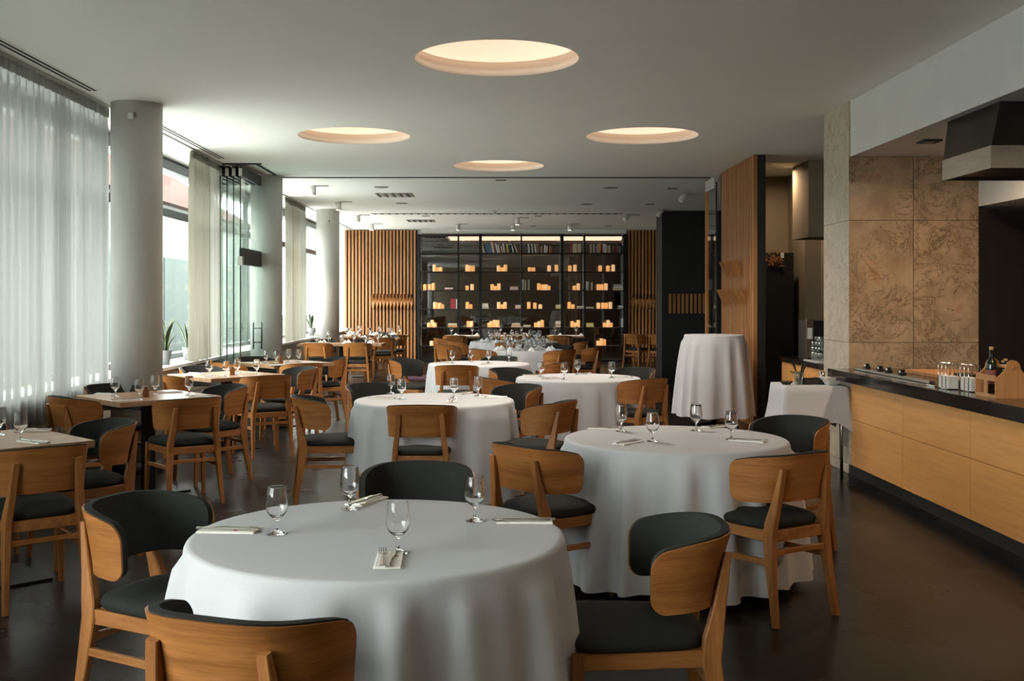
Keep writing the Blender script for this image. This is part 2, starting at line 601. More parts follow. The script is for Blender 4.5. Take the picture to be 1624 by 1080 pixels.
def beam(bm, pts, secs, side=(1, 0, 0), cr=0.25):
    """bar with a chamfered rectangular section; secs = (half width along side, half depth) per point"""
    side = Vector(side).normalized()
    pts = [Vector(p) for p in pts]
    n = len(pts)
    prev = None
    for i, p in enumerate(pts):
        d = (pts[min(i + 1, n - 1)] - pts[max(i - 1, 0)]).normalized()
        b = d.cross(side).normalized()
        a = b.cross(d).normalized()
        w, t = secs[i] if isinstance(secs[0], (list, tuple)) else secs
        c = min(w, t) * cr
        prof = [(w - c, t), (w, t - c), (w, -t + c), (w - c, -t), (-w + c, -t), (-w, -t + c), (-w, t - c), (-w + c, t)]
        ring = [bm.verts.new(p + a * u + b * v) for u, v in prof]
        if prev:
            for k in range(8):
                bm.faces.new((prev[k], prev[(k + 1) % 8], ring[(k + 1) % 8], ring[k]))
        else:
            bm.faces.new(ring[::-1])
        prev = ring
    bm.faces.new(prev)


def fixn(bm):
    bmesh.ops.recalc_face_normals(bm, faces=bm.faces[:])


# ------------------------------------------------------------------ the room
struct(box('floor', -4.0, 7.0, -4.0, 34.0, -0.12, 0.0, M['floor']))
SKY = [(0.036, 7.66), (-1.443, 11.25), (1.575, 11.25), (0.085, 13.76)]
RS = 0.585


def ceiling_main():
    outer = [(-4.0, -4.0), (3.1, -4.0), (3.1, 27.0), (-4.0, 27.0)]
    loops = [[Vector((x, y, 0)) for x, y in outer]]
    for cx, cy in SKY:
        loops.append([Vector((cx + RS * math.cos(2 * PI * i / 64), cy + RS * math.sin(2 * PI * i / 64), 0)) for i in range(64)])
    flat = [p for l in loops for p in l]
    tris = tessellate_polygon(loops)
    bm = bmesh.new()
    vb = [bm.verts.new((p.x, p.y, H)) for p in flat]
    vt = [bm.verts.new((p.x, p.y, H + 0.11)) for p in flat]
    for a, b, c in tris:
        n = (flat[b] - flat[a]).cross(flat[c] - flat[a]).z
        if n > 0:
            a, c = c, a
        bm.faces.new((vb[a], vb[b], vb[c]))
        bm.faces.new((vt[c], vt[b], vt[a]))
    k = 0
    for l in loops:
        n = len(l)
        for i in range(n):
            j = (i + 1) % n
            f = bm.faces.new((vb[k + i], vb[k + j], vt[k + j], vt[k + i]))
            f.smooth = n > 10
            f.material_index = 1 if n > 10 else 0
        k += n
    fixn(bm)
    return fin('ceiling', bm, [M['ceiling'], M['recess']])


struct(ceiling_main())
struct(box('ceiling', 3.1, 7.0, 9.96, 27.0, H, H + 0.11, M['ceiling']))
struct(box('ceiling', 3.1, 7.0, -4.0, 9.27, 2.74, H + 0.11, M['white_wall']))       # lowered kitchen ceiling with its fascia
struct(box('ceiling', 4.21, 7.0, -4.0, 9.27, 2.31, 2.74, M['white_wall']))
# glowing recesses above the round openings
sky_names = ['widest one, hung over the front of the room', 'one on the window side of the ceiling',
             'one on the bar side of the ceiling', 'one closest to the glass partition track']
for (cx, cy), nm in zip(SKY, sky_names):
    bm = bmesh.new()
    lathe(bm, [(RS + 0.10, 0.11), (RS + 0.14, 0.20), (RS + 0.08, 0.36)], 48, cap0=False, cap1=False)
    o = fin('round_ceiling_light', bm, M['shade_glow'], None, (cx, cy, H), True)
    tag(o, 'round recessed ceiling light glowing warm, ' + nm, 'ceiling light', 'round recessed ceiling lights')
    bm = bmesh.new()
    lathe(bm, [(RS + 0.08, 0.36), (0.30, 0.385), (0.001, 0.39)], 48, cap0=False, cap1=False)
    fin('light_diffuser', bm, M['sky_glow'], o, None, True)

# window wall: low wall, sill, frames, panes
struct(box('wall_left', -4.0, -3.52, -4.0, YB + 0.4, 0, 0.745, M['low_wall']))
lw = bpy.data.objects['wall_left']
for k in range(17):        # cladding boards of the low wall
    y0 = -3.9 + k * 1.8
    box('panel', -3.52 - (-3.76), -3.505 - (-3.76), y0 - (-4.0 + YB + 0.4) / 2, y0 + 1.78 - (-4.0 + YB + 0.4) / 2, 0.08, 0.42, M['low_wall'], lw)
    box('panel', -3.52 - (-3.76), -3.505 - (-3.76), y0 - (-4.0 + YB + 0.4) / 2, y0 + 1.78 - (-4.0 + YB + 0.4) / 2, 0.43, 0.74, M['low_wall'], lw)
struct(box('trim_sill', -4.05, -3.47, -4.0, YB, 0.745, 0.785, M['sill'], None, 0.006))
struct(box('baseboard_left', -3.505, -3.49, -4.0, YB, 0, 0.08, M['dark_frame']))
struct(box('wall_left', -4.3, -3.98, -4.0, YB + 0.4, 3.15, 3.6, M['white_wall']))
mull = [-3.6, -1.9, -0.2, 1.5, 3.2, 4.9, 6.6, 9.1, 10.8, 14.5, 17.2, 19.9, 22.6, 25.4]
for i, (a, b) in enumerate(zip(mull, mull[1:])):
    w = empty('window_%d' % (i + 1), (WX, (a + b) / 2, 0.785))
    w['kind'] = 'structure'
    hw = (b - a) / 2
    box('mullion', -0.04, 0.04, -hw - 0.03, -hw + 0.03, 0, 2.39, M['dark_frame'], w)
    box('top_rail', -0.045, 0.045, -hw, hw, 2.29, 2.40, M['dark_frame'], w)
    box('transom', -0.045, 0.045, -hw, hw, 1.715, 1.815, M['dark_frame'], w)
    box('bottom_rail', -0.04, 0.04, -hw, hw, 0, 0.06, M['dark_frame'], w)
    box('pane', -0.004, 0.004, -hw + 0.03, hw - 0.03, 0.06, 1.715, M['glass_ext'], w)
    box('pane', -0.004, 0.004, -hw + 0.03, hw - 0.03, 1.815, 2.29, M['glass_ext'], w)

# back wall around the bookcase; dark room behind its glass
struct(box('wall_back', -4.3, -1.72, YB + 0.08, YB + 0.4, 0, H, M['white_wall']))
struct(box('wall_back', -1.72, 3.27, YB + 0.02, YB + 0.4, 3.12, H, M['ceiling']))
struct(box('wall_back', 3.27, 7.0, YB + 0.08, YB + 0.4, 0, H, M['white_wall']))
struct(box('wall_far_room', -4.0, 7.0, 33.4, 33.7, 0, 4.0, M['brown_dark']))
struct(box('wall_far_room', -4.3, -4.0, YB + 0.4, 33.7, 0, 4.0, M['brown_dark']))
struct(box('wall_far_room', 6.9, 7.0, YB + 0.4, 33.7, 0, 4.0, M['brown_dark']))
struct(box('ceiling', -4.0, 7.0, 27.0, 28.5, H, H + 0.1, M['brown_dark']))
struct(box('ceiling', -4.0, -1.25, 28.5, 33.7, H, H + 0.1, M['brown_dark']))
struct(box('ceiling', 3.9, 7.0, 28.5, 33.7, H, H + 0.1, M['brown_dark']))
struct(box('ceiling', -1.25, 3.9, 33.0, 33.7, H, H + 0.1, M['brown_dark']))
tag(box('ceiling_light_panel', -1.35, 4.0, 28.4, 33.1, H + 0.12, H + 0.16, M['cove_glow']),
    'long glowing ceiling recess seen through the glass above the bookcase', 'ceiling light')
struct(box('wall_front', -4.3, 7.0, -4.3, -4.0, 0, 3.4, M['beige_wall']))
struct(box('wall_right', 7.05, 7.3, -4.0, 34, 0, 3.4, M['brown_dark']))

# columns
for i, (cy, x) in enumerate(((-1.4, -3.12), (4.0, -3.12), (9.42, -3.12), (14.85, -3.12), (20.4, -3.12))):
    bm = bmesh.new()
    lathe(bm, [(0.2185, 0.10), (0.2185, H)], 64)
    o = fin('column', bm, M['column'], None, (x, cy, 0))
    struct(o)
    bm = bmesh.new()
    lathe(bm, [(0.224, 0.0), (0.224, 0.10)], 64)
    fin('plinth', bm, M['dark_frame'], o)

# marble pillar by the bar
pil = box('pillar', 3.10, 4.20, 9.285, 9.96, 0, H, M['beige_wall'])
struct(pil)
zj = [0.0, 0.085, 1.135, 2.19, H]
xj = [3.085, 3.645, 4.21]
for i in range(len(zj) - 1):
    for j in range(2):
        g = 0.0025
        top = min(zj[i + 1], 2.74) if True else 0
        if zj[i] >= 2.74:
            continue
        box('tile', xj[j] + g - 3.65, xj[j + 1] - g - 3.65, 9.265 - 9.6225, 9.285 - 9.6225, zj[i] + g, top - g, M['marble'], pil)
    box('tile', 3.085 - 3.65, 3.10 - 3.65, 9.266 - 9.6225, 9.96 - 9.6225, zj[i] + 0.002, zj[i + 1] - 0.002, M['marble_side'], pil)

# walls on the bar side beyond the pillar
struct(box('wall_right_alcove', 3.25, 4.33, 14.9, 15.1, 0, H, M['beige_wall']))
struct(box('wall_right_alcove', 4.33, 4.5, 9.96, 15.1, 0, H, M['beige_wall']))
struct(box('trim_1', 3.9, 4.33, 13.2, 13.9, 2.28, H, M['beige_wall']))
struct(box('wall_alcove_return', 4.12, 4.33, 14.1, 14.9, 0, H, M['beige_wall']))
dp = box('pillar', 3.27, 5.0, 20.6, 21.3, 0, H - 0.001, M['black_wall'])
struct(dp)
struct(box('wall_right_far', 4.6, 4.8, 21.3, YB + 0.1, 0, H, M['white_wall']))
struct(box('wall_right_far', 4.6, 4.8, 15.1, 20.6, 0, H, M['black_wall']))

# kitchen behind the bar
for k in range(4):
    x0 = 4.21 + k * 0.7
    o = tag(box('tall_cabinet', x0 + 0.003, x0 + 0.697, 9.29, 9.7, 0, 2.30, M['brown_dark']),
            'tall dark brown cabinet door, %s from the limestone wall' % ('first', 'second', 'third', 'fourth')[k], 'cabinet', 'tall dark kitchen cabinets')
    box('handle', 0.22, 0.235, -0.235, -0.22, 1.0, 1.3, M['steel'], o)
struct(box('wall_kitchen', 6.2, 6.3, -4, 9.3, 0, 2.31, M['brown_dark']))

# ------------------------------------------------------------------ slatted walls
PITCH, SW = 0.0838, 0.046


def slat_wall(x0, n, label, wave=None):
    root = empty('slatted_screen', (x0, YB, 0), 0, label, 'wall panelling', 'slatted oak wall panels')
    box('backing', 0, n * PITCH, 0.03, 0.075, 0, H - 0.02, M['black_wall'], root)
    me = None
    for i in range(n):
        if me is None:
            o = box('slat', 0, SW, -0.045, 0.03, 0.0, H - 0.02, M['slat'], root)
            me = o.data
            off = o.location.copy()
        else:
            o = new_obj('slat', me, root)
            o.location = off + Vector((i * PITCH, 0, 0))
    if wave:
        a, b = wave
        bm = bmesh.new()
        prev = None
        for k in range(11):
            t = k / 10
            z = 1.65 - 0.37 * t
            ang = math.radians(66 * math.cos(PI * t))
            wv = 0.041
            dx, dy = math.cos(ang) * wv, math.sin(ang) * wv
            tx, ty = -math.sin(ang) * 0.006, math.cos(ang) * 0.006
            ring = [bm.verts.new((sx * dx + st * tx, sx * dy + st * ty, z)) for sx, st in ((-1, -1), (1, -1), (1, 1), (-1, 1))]
            if prev:
                for q in range(4):
                    bm.faces.new((prev[q], prev[(q + 1) % 4], ring[(q + 1) % 4], ring[q]))
            else:
                bm.faces.new(ring)
            prev = ring
        bm.faces.new(prev[::-1])
        fixn(bm)
        v0 = fin('vane', bm, M['slat'], root, (a * PITCH + SW / 2, -0.075, 0))
        v0['label'] = 'short twisted oak vane'
        for i in range(a + 1, b):
            v = new_obj('vane', v0.data, root, (i * PITCH + SW / 2, -0.075, 0))
            v['label'] = 'short twisted oak vane'
    return root


slat_wall(-3.575, 21, 'vertical oak slats on the back wall between the window column and the bookcase', (8, 20))
slat_wall(3.31, 15, 'vertical oak slats on the back wall between the bookcase and the black pillar', (1, 14))

o = empty('recessed_downlight', (3.7, 13.9, H), 0, 'added round recessed fill lamp in the alcove ceiling above the sideboard', 'ceiling light')  # fixture made up for the added alcove fill lamp
bm = bmesh.new()
lathe(bm, [(0.065, -0.006), (0.085, -0.006), (0.085, -0.0005), (0.065, -0.0005)], 32, cap0=False, cap1=False)
fin('trim_ring', bm, M['light_metal'], o)

# oak sticks on the black pillar
root = empty('wooden_wall_rack', (3.40, 20.6, 1.245), 0, 'nine short oak sticks fixed in a row on the black pillar', 'wall decoration')
for i in range(9):
    box('stick', i * 0.081, i * 0.081 + 0.048, -0.04, 0.0, 0, 0.375, M['slat'], root, 0.003)

# slatted end partition with a black edge
part = empty('slatted_partition', (3.1, 12.66, 0), 0, 'oak slatted partition with a black end beside the tall cloth-covered bar table', 'partition')
box('core', 0.035, 0.134, 0.0, 2.0, 0, H - 0.001, M['black_wall'], part)
box('end_post', -0.01, 0.035, 0.0, 0.05, 0, H - 0.001, M['slat'], part)
o = None
for i in range(21):
    y = 0.085 + i * PITCH
    if o is None:
        o = box('slat', 0.0, 0.035, y, y + SW, 0, H - 0.001, M['slat'], part)
        base = o.location.copy()
    else:
        o2 = new_obj('slat', o.data, part, base + Vector((0, i * PITCH, 0)))


def fin_rack(y0, y1, z0, z1, out, n, label):
    root = empty('slatted_wall_rack', (3.1, y0, z0), 0, label, 'wall decoration', 'slatted racks on the partition')
    for i in range(n):
        y = (y1 - y0) * i / (n - 1)
        bm = bmesh.new()
        h = z1 - z0
        t = 0.026
        pts = [(0, 0), (-out, h), (-out + 0.022, h), (0, 0.10)]
        a = [bm.verts.new((x, y - t, z)) for x, z in pts]
        b = [bm.verts.new((x, y + t, z)) for x, z in pts]
        bm.faces.new(a)
        bm.faces.new(b[::-1])
        for k in range(4):
            bm.faces.new((a[k], b[k], b[(k + 1) % 4], a[(k + 1) % 4]))
        fixn(bm)
        fin('fin', bm, M['slat'], root)
    return root


fin_rack(13.28, 14.1, 1.78, 2.0, 0.11, 7, 'upper of two sloping oak slat racks on the partition')
fin_rack(13.08, 14.3, 1.43, 1.64, 0.10, 13, 'lower and longer of two sloping oak slat racks on the partition')
cn = empty('dark_cabinet', (3.62, 14.28, 0), 0, 'tall black cabinet in the alcove behind the slatted partition', 'cabinet')
box('body', 0, 0.40, 0, 0.5, 0, 2.13, M['black_wall'], cn)
box('door', 0.005, 0.395, -0.02, 0, 0.01, 2.12, M['black_wall'], cn)
o = tag(box('paper_note', 3.84, 3.885, 14.255, 14.26, 2.06, 2.13, M['linen']), 'small white paper note on top of the black alcove cabinet', 'note')
gl = bmesh.new()
random.seed(5)
for k in range(70):
    a = random.uniform(0, 2 * PI)
    c = Vector((3.76 + random.gauss(0, 0.065), 14.235 + random.uniform(-0.02, 0.015), 2.03 + random.gauss(0, 0.035)))
    d = Vector((math.cos(a), 0.2, math.sin(a))) * 0.035
    e = Vector((-math.sin(a), 0.1, math.cos(a))) * 0.012
    gl.faces.new([gl.verts.new(c - d), gl.verts.new(c - e), gl.verts.new(c + d), gl.verts.new(c + e)])
tag(fin('dried_leaf_garland', gl, M['leaf_dry']), 'bunch of dried orange leaves hanging on the black alcove cabinet', 'decoration', kind='stuff')

# ------------------------------------------------------------------ bookcase
BZ = [0.0, 0.395, 0.842, 1.29, 1.741, 2.195, 2.647, 3.08]


def X(px, y=YB):
    return (px - CX) / FPX * y


bc = empty('bookcase', (0, YB, 0), 0, 'wide black metal bookcase with glass back across the end wall', 'bookcase')
for px, w in ((664.2, 0.07), (727, 0.035), (762, 0.07), (826.8, 0.03), (891, 0.07), (926.5, 0.035), (990.5, 0.10)):
    x = X(px)
    box('upright', x - w / 2, x + w / 2, -0.14, 0.14, 0, 3.10, M['black'], bc)
for z in BZ:
    box('shelf', X(664), X(990), -0.14, 0.13, z - 0.022 if z else 0.0, z if z else 0.03, M['black'], bc)
for px0, px1 in ((664, 727), (727, 762), (762, 826.8), (826.8, 891), (891, 926.5), (926.5, 990)):
    box('glass_back', X(px0), X(px1), 0.132, 0.138, 0.0, 3.08, M['glass_shelf'], bc)
box('plinth', X(664), X(990), -0.12, 0.12, 0.0, 0.06, M['black'], bc)

ORD = ['first', 'second', 'third', 'fourth', 'fifth', 'sixth', 'seventh', 'eighth', 'ninth', 'tenth', 'eleventh', 'twelfth', 'thirteenth',
       'fourteenth', 'fifteenth', 'sixteenth', 'seventeenth', 'eighteenth', 'nineteenth', 'twentieth']
for t in range(2, 5):
    for u in range(0, 10):
        ORD.append({2: 'twenty', 3: 'thirty', 4: 'forty'}[t] + ('-' + ORD[u] if True else ''))
SHN = {2.195: 'second', 1.741: 'third', 1.29: 'fourth', 0.842: 'fifth', 0.395: 'lowest'}
A, B_ = 0, 1      # crop origins of the notes: 540 and 800
cand = {
    2.195: [(0, 700, 50), (0, 724, 30), (0, 748, 30), (0, 942, 50), (0, 963, 44), (0, 988, 44), (0, 1177, 44), (0, 1204, 30), (0, 1228, 50),
            (1, 8, 50), (1, 187, 30), (1, 217, 30), (1, 332, 45), (1, 388, 50), (1, 486, 44), (1, 526, 50), (1, 711, 44), (1, 771, 44), (1, 808, 50)],
    1.741: [(0, 630, 44), (0, 662, 44), (0, 693, 52), (0, 943, 35), (0, 981, 45), (0, 1130, 44), (0, 1157, 30), (0, 1180, 50),
            (1, 256, 50), (1, 285, 42), (1, 309, 42), (1, 331, 33), (1, 520, 33), (1, 551, 50), (1, 698, 44), (1, 726, 44), (1, 754, 50)],
    1.29: [(0, 704, 50), (0, 721, 44), (0, 741, 44), (0, 759, 33), (0, 946, 50), (0, 970, 33), (0, 1178, 50), (0, 1203, 33), (0, 1224, 33),
           (1, 5, 50), (1, 181, 50), (1, 227, 44), (1, 267, 33), (1, 483, 50), (1, 509, 33), (1, 700, 44), (1, 731, 44), (1, 759, 44), (1, 787, 50)],
    0.842: [(0, 659, 33), (0, 683, 52), (0, 705, 33), (0, 952, 44), (0, 977, 44), (0, 1106, 33), (0, 1123, 44), (0, 1146, 52), (0, 1171, 52),
            (1, 234, 33), (1, 258, 42), (1, 282, 52), (1, 504, 44), (1, 525, 33), (1, 549, 52), (1, 747, 33), (1, 771, 52), (1, 795, 33)],
    0.395: [(0, 679, 35), (0, 702, 35), (0, 726, 52), (1, 699, 35), (1, 722, 52), (1, 745, 45)],
}
pc = {}


def candle(h, mk):
    key = (h, mk)
    if key not in pc:
        bm = bmesh.new()
        lathe(bm, [(0.040, 0), (0.0425, 0.004), (0.0425, h - 0.004), (0.040, h), (0.030, h - 0.006)], 16)
        pc[key] = fin('pillar_candle', bm, M[mk])
        bm = bmesh.new()
        tube(bm, [(0, 0, h - 0.006), (0, 0, h + 0.012)], [0.002, 0.002], 5)
        fin('wick', bm, M['flame'], pc[key])
        return pc[key]
    src = pc[key]
    return copy_tree(src, kid_map(src))


random.seed(3)
for z, lst in cand.items():
    for i, (c, u, h) in enumerate(lst):
        px = (540 if c == 0 else 800) + u / 4.697
        hh = {30: 0.098, 33: 0.105, 35: 0.11, 42: 0.138, 44: 0.144, 45: 0.147, 50: 0.163, 52: 0.17}[h]
        o = candle(hh, 'candle' if (i * 7 + int(z * 10)) % 3 else 'candle_pale')
        o.location = (X(px), YB - 0.02 + (0.045 if i % 2 else -0.05), z)
        size = 'short' if h < 40 else ('mid-height' if h < 48 else 'tall')
        tag(o, '%s glowing amber candle, %s from the window side on the %s bookcase shelf' % (size, ORD[i], SHN[z]),
            'candle', 'glowing pillar candles in the bookcase')


def book(w, h, d, col, loc, tilt=0.0, flat=False, label='', group=''):
    """cover with a page block; standing (spine towards the room) or lying flat"""
    root = bpy.data.objects.new('book', None)
    bm = bmesh.new()
    t = 0.003
    bx(bm, -w / 2, -w / 2 + t, -d / 2, d / 2, 0, h)
    bx(bm, w / 2 - t, w / 2, -d / 2, d / 2, 0, h)
    bx(bm, -w / 2, w / 2, -d / 2, -d / 2 + t, 0, h)
    me = bpy.data.meshes.new('book')
    bm.to_mesh(me)
    bm.free()
    me.materials.append(colour_mat(col))
    o = bpy.data.objects.new('book', me)
    COL.objects.link(o)
    bpy.data.objects.remove(root)
    box('pages', -w / 2 + t, w / 2 - t, -d / 2 + t, d / 2 - 0.004, 0.003, h - 0.003, M['paper'], o)
    o.location = loc
    if flat:
        o.rotation_euler = (0, PI / 2, tilt)
    else:
        o.rotation_euler = (0, tilt, 0)
    tag(o, label, 'book', group)
    return o


CN = {'cream': (0.52, 0.47, 0.36), 'white': (0.62, 0.60, 0.55), 'blue': (0.06, 0.13, 0.20), 'brown': (0.16, 0.075, 0.04), 'pink': (0.50, 0.32, 0.27),
      'black': (0.02, 0.02, 0.02), 'yellow': (0.42, 0.38, 0.08), 'green': (0.04, 0.08, 0.05), 'red': (0.30, 0.03, 0.03), 'orange': (0.55, 0.20, 0.04),
      'tan': (0.34, 0.24, 0.13), 'grey': (0.28, 0.27, 0.25)}
CN = {k: tuple(min(0.85, c * 1.55) for c in v) for k, v in CN.items()}
top_books = [  # crop origin, position, width, height, colour, lean (deg)
    (0, 1062, 8, 68, 'tan', -8), (0, 1072, 8, 72, 'cream', -14), (0, 1083, 9, 66, 'black', -12), (0, 1094, 9, 62, 'blue', -10), (0, 1105, 9, 66, 'blue', -10),
    (0, 1116, 9, 62, 'blue', -10), (0, 1127, 9, 60, 'blue', -10), (0, 1140, 14, 82, 'pink', -10), (0, 1152, 9, 76, 'brown', -10), (0, 1172, 10, 72, 'white', -14),
    (0, 1183, 9, 60, 'white', -10), (0, 1196, 9, 66, 'brown', -12), (0, 1207, 8, 52, 'cream', -12), (0, 1222, 9, 70, 'white', -10), (0, 1235, 8, 54, 'brown', -6),
    (0, 1248, 12, 66, 'yellow', -8), (0, 1262, 9, 62, 'green', -8), (0, 1274, 9, 54, 'black', -10), (0, 1288, 9, 56, 'white', -12), (0, 1306, 9, 76, 'black', -20),
    (0, 1317, 8, 74, 'cream', -20), (0, 1328, 7, 66, 'red', -20),
    (1, 184, 12, 68, 'white', -5), (1, 196, 8, 66, 'black', -5), (1, 208, 10, 68, 'cream', -6), (1, 219, 9, 68, 'green', -6), (1, 232, 10, 66, 'white', -6),
    (1, 246, 10, 68, 'tan', -4), (1, 260, 13, 68, 'brown', -3), (1, 275, 7, 52, 'cream', 0), (1, 286, 8, 54, 'brown', 0), (1, 300, 12, 58, 'white', 0),
    (1, 315, 10, 52, 'cream', 0), (1, 327, 7, 54, 'black', 0), (1, 338, 12, 50, 'orange', 0), (1, 350, 8, 50, 'brown', 0),
    (1, 497, 14, 80, 'red', 0), (1, 513, 11, 68, 'cream', 0), (1, 526, 10, 68, 'cream', 0), (1, 538, 11, 70, 'tan', 0), (1, 550, 9, 68, 'cream', 0), (1, 562, 10, 66, 'cream', 0),
    (1, 631, 9, 56, 'brown', 0), (1, 642, 10, 64, 'cream', 0), (1, 653, 8, 66, 'green', 0), (1, 663, 9, 64, 'white', 0), (1, 674, 10, 66, 'brown', 0), (1, 686, 9, 64, 'grey', 0),
    (1, 697, 8, 66, 'cream', 0), (1, 709, 13, 66, 'orange', 0), (1, 722, 8, 62, 'black', 0), (1, 736, 14, 66, 'cream', 0), (1, 751, 12, 62, 'white', 0), (1, 765, 12, 56, 'tan', 0),
    (1, 779, 11, 56, 'cream', 0), (1, 792, 10, 56, 'black', 0), (1, 806, 12, 56, 'brown', 0), (1, 818, 8, 56, 'black', 0), (1, 830, 9, 58, 'red', 0), (1, 842, 11, 70, 'green', 0), (1, 856, 12, 52, 'blue', 0), (1, 870, 10, 50, 'black', 0)]
cc = {}
for i, (c, u, w, h, cn_, lean) in enumerate(top_books):
    cc.setdefault(cn_, 0)
    cc[cn_] += 1
    px = (540 if c == 0 else 800) + u / 4.697
    lab = '%s %s-spined book, %s of its colour from the window side, top bookcase shelf' % ('leaning' if lean else 'upright', cn_, ORD[cc[cn_] - 1])
    a = math.radians(lean)
    hh = h / 4.697 * 0.01535
    ww = w / 4.697 * 0.01535 * 0.9
    lift = abs(math.sin(a)) * ww / 2 + 0.001
    bb = book(ww, hh * math.cos(a), 0.17, CN[cn_], (X(px) + (math.sin(-a) * hh * 0.0), YB - 0.03, 2.647 + lift), a, False, lab, 'books on the top shelf of the bookcase')
flats = [  # origin, x centre, width, height px, shelf z, colours bottom to top
    (0, 808, 66, 18, 1.741, ['red', 'white']), (0, 1292, 66, 28, 1.741, ['pink', 'white', 'pink']), (1, 845, 78, 44, 1.741, ['cream', 'tan', 'white', 'grey', 'grey']),
    (0, 1077, 56, 40, 1.29, ['grey', 'cream', 'white', 'cream']), (0, 1321, 44, 28, 1.29, ['pink', 'cream', 'cream']), (1, 102, 46, 28, 1.29, ['tan', 'pink', 'cream']),
    (1, 403, 46, 30, 1.29, ['yellow', 'cream', 'cream']), (1, 566, 60, 20, 1.29, ['grey', 'cream']), (1, 634, 62, 14, 1.29, ['grey', 'cream']), (1, 866, 44, 24, 1.29, ['grey', 'white']),
    (0, 836, 72, 28, 0.842, ['orange', 'tan', 'cream']), (1, 86, 70, 30, 0.842, ['pink', 'tan', 'cream']), (1, 167, 56, 16, 0.842, ['grey', 'cream']),
    (1, 400, 48, 46, 0.842, ['cream', 'tan', 'white', 'cream']), (1, 634, 62, 32, 0.842, ['yellow', 'cream', 'yellow'])]
POS = ['lowest', 'second', 'third', 'fourth', 'fifth']
sc_ = {}
for c, u, w, h, z, cols in flats:
    px = (540 if c == 0 else 800) + u / 4.697
    sc_[z] = sc_.get(z, 0) + 1
    n = len(cols)
    th = h / 4.697 * 0.01535 / n
    L_ = w / 4.697 * 0.01535
    random.seed(int(u))
    for k, cn_ in enumerate(cols):
        l2 = L_ * (1 - 0.05 * k) * random.uniform(0.92, 1.0)
        rot = random.uniform(-0.05, 0.05)
        book(th * 0.96, l2, 0.17, CN[cn_], (X(px) - l2 / 2, YB - 0.03, z + th * (k + 0.5) + 0.001), rot, True,
             '%s book lying %s from below in stack %s from the windows, %s shelf' % (cn_, POS[k], ORD[sc_[z] - 1], SHN[z]), 'books lying in stacks in the bookcase')
ups = [(1, 137, 11, 80, 1.741, 'white', 0), (1, 155, 8, 76, 1.741, 'cream', 0), (1, 181, 14, 80, 1.741, 'grey', 0), (1, 608, 11, 65, 1.741, 'white', 0), (1, 619, 10, 64, 1.741, 'grey', 2), (1, 649, 10, 60, 1.741, 'pink', 0),
       (0, 603, 12, 72, 1.29, 'black', -8), (0, 828, 11, 72, 1.29, 'red', 0), (0, 840, 12, 74, 1.29, 'red', 0), (0, 853, 12, 74, 1.29, 'red', 0), (0, 866, 9, 72, 1.29, 'white', 0),
       (1, 876, 8, 65, 0.842, 'white', 0), (1, 889, 8, 64, 0.842, 'white', 0)]
uc = {}
for c, u, w, h, z, cn_, lean in ups:
    px = (540 if c == 0 else 800) + u / 4.697
    uc[(cn_, z)] = uc.get((cn_, z), 0) + 1
    a = math.radians(lean)
    book(w / 4.697 * 0.01535, h / 4.697 * 0.01535, 0.17, CN[cn_], (X(px), YB - 0.03, z + abs(math.sin(a)) * 0.02 + 0.001), a, False,
         'upright %s book standing between candles on the %s shelf, %s of that colour there' % (cn_, SHN[z], ORD[uc[(cn_, z)] - 1]), 'upright books on the lower shelves of the bookcase')
fr = empty('framed_poster', (X(982), YB + 0.15, 1.30 - 0.12), 0, 'small white-framed red and brown poster behind the shelf end', 'poster')
for z0, z1 in ((0.125, 0.50),):
    box('poster_frame', -0.10, 0.10, 0, 0.02, z0, z1, M['porcelain'], fr)
    box('poster_sheet', -0.085, 0.085, -0.004, 0.0, z0 + 0.015, z1 - 0.015, mat('poster_print', (0.16, 0.03, 0.02), 0.7, noise=((14, 14, 22), (0.10, 0.06, 0.04), 0.45, 0.55)), fr)

# ------------------------------------------------------------------ bar counter
bar = empty('bar_counter', (3.0, 0, 0), 0, 'long bar counter with honey oak front panels under black granite', 'counter')
ys = [8.95, 7.83, 6.72, 5.61, 4.50, 3.39, 2.28]
for a, b in zip(ys, ys[1:]):
    for z0, z1 in ((0.125, 0.505), (0.509, 0.825)):
        box('panel', 0, 0.02, b + 0.002, a - 0.002, z0, z1, M['maple'], bar, 0.0015)
box('carcass', 0.02, 0.80, ys[-1], 9.26, 0.12, 0.825, M['brown_dark'], bar)
box('end_panel', 0.0, 0.02, 8.955, 9.26, 0.125, 0.825, M['marble_side'], bar)
box('toe_kick', 0.09, 0.11, ys[-1], 9.26, 0, 0.12, M['black_wall'], bar)
box('base', 0.11, 0.80, ys[-1], 9.26, 0, 0.12, M['brown_dark'], bar)
tag(box('worktop', 2.90, 3.86, ys[-1] - 0.1, 9.262, 0.826, 0.912, M['black_stone'], None, 0.003),
    'polished black granite worktop running along the bar', 'worktop')

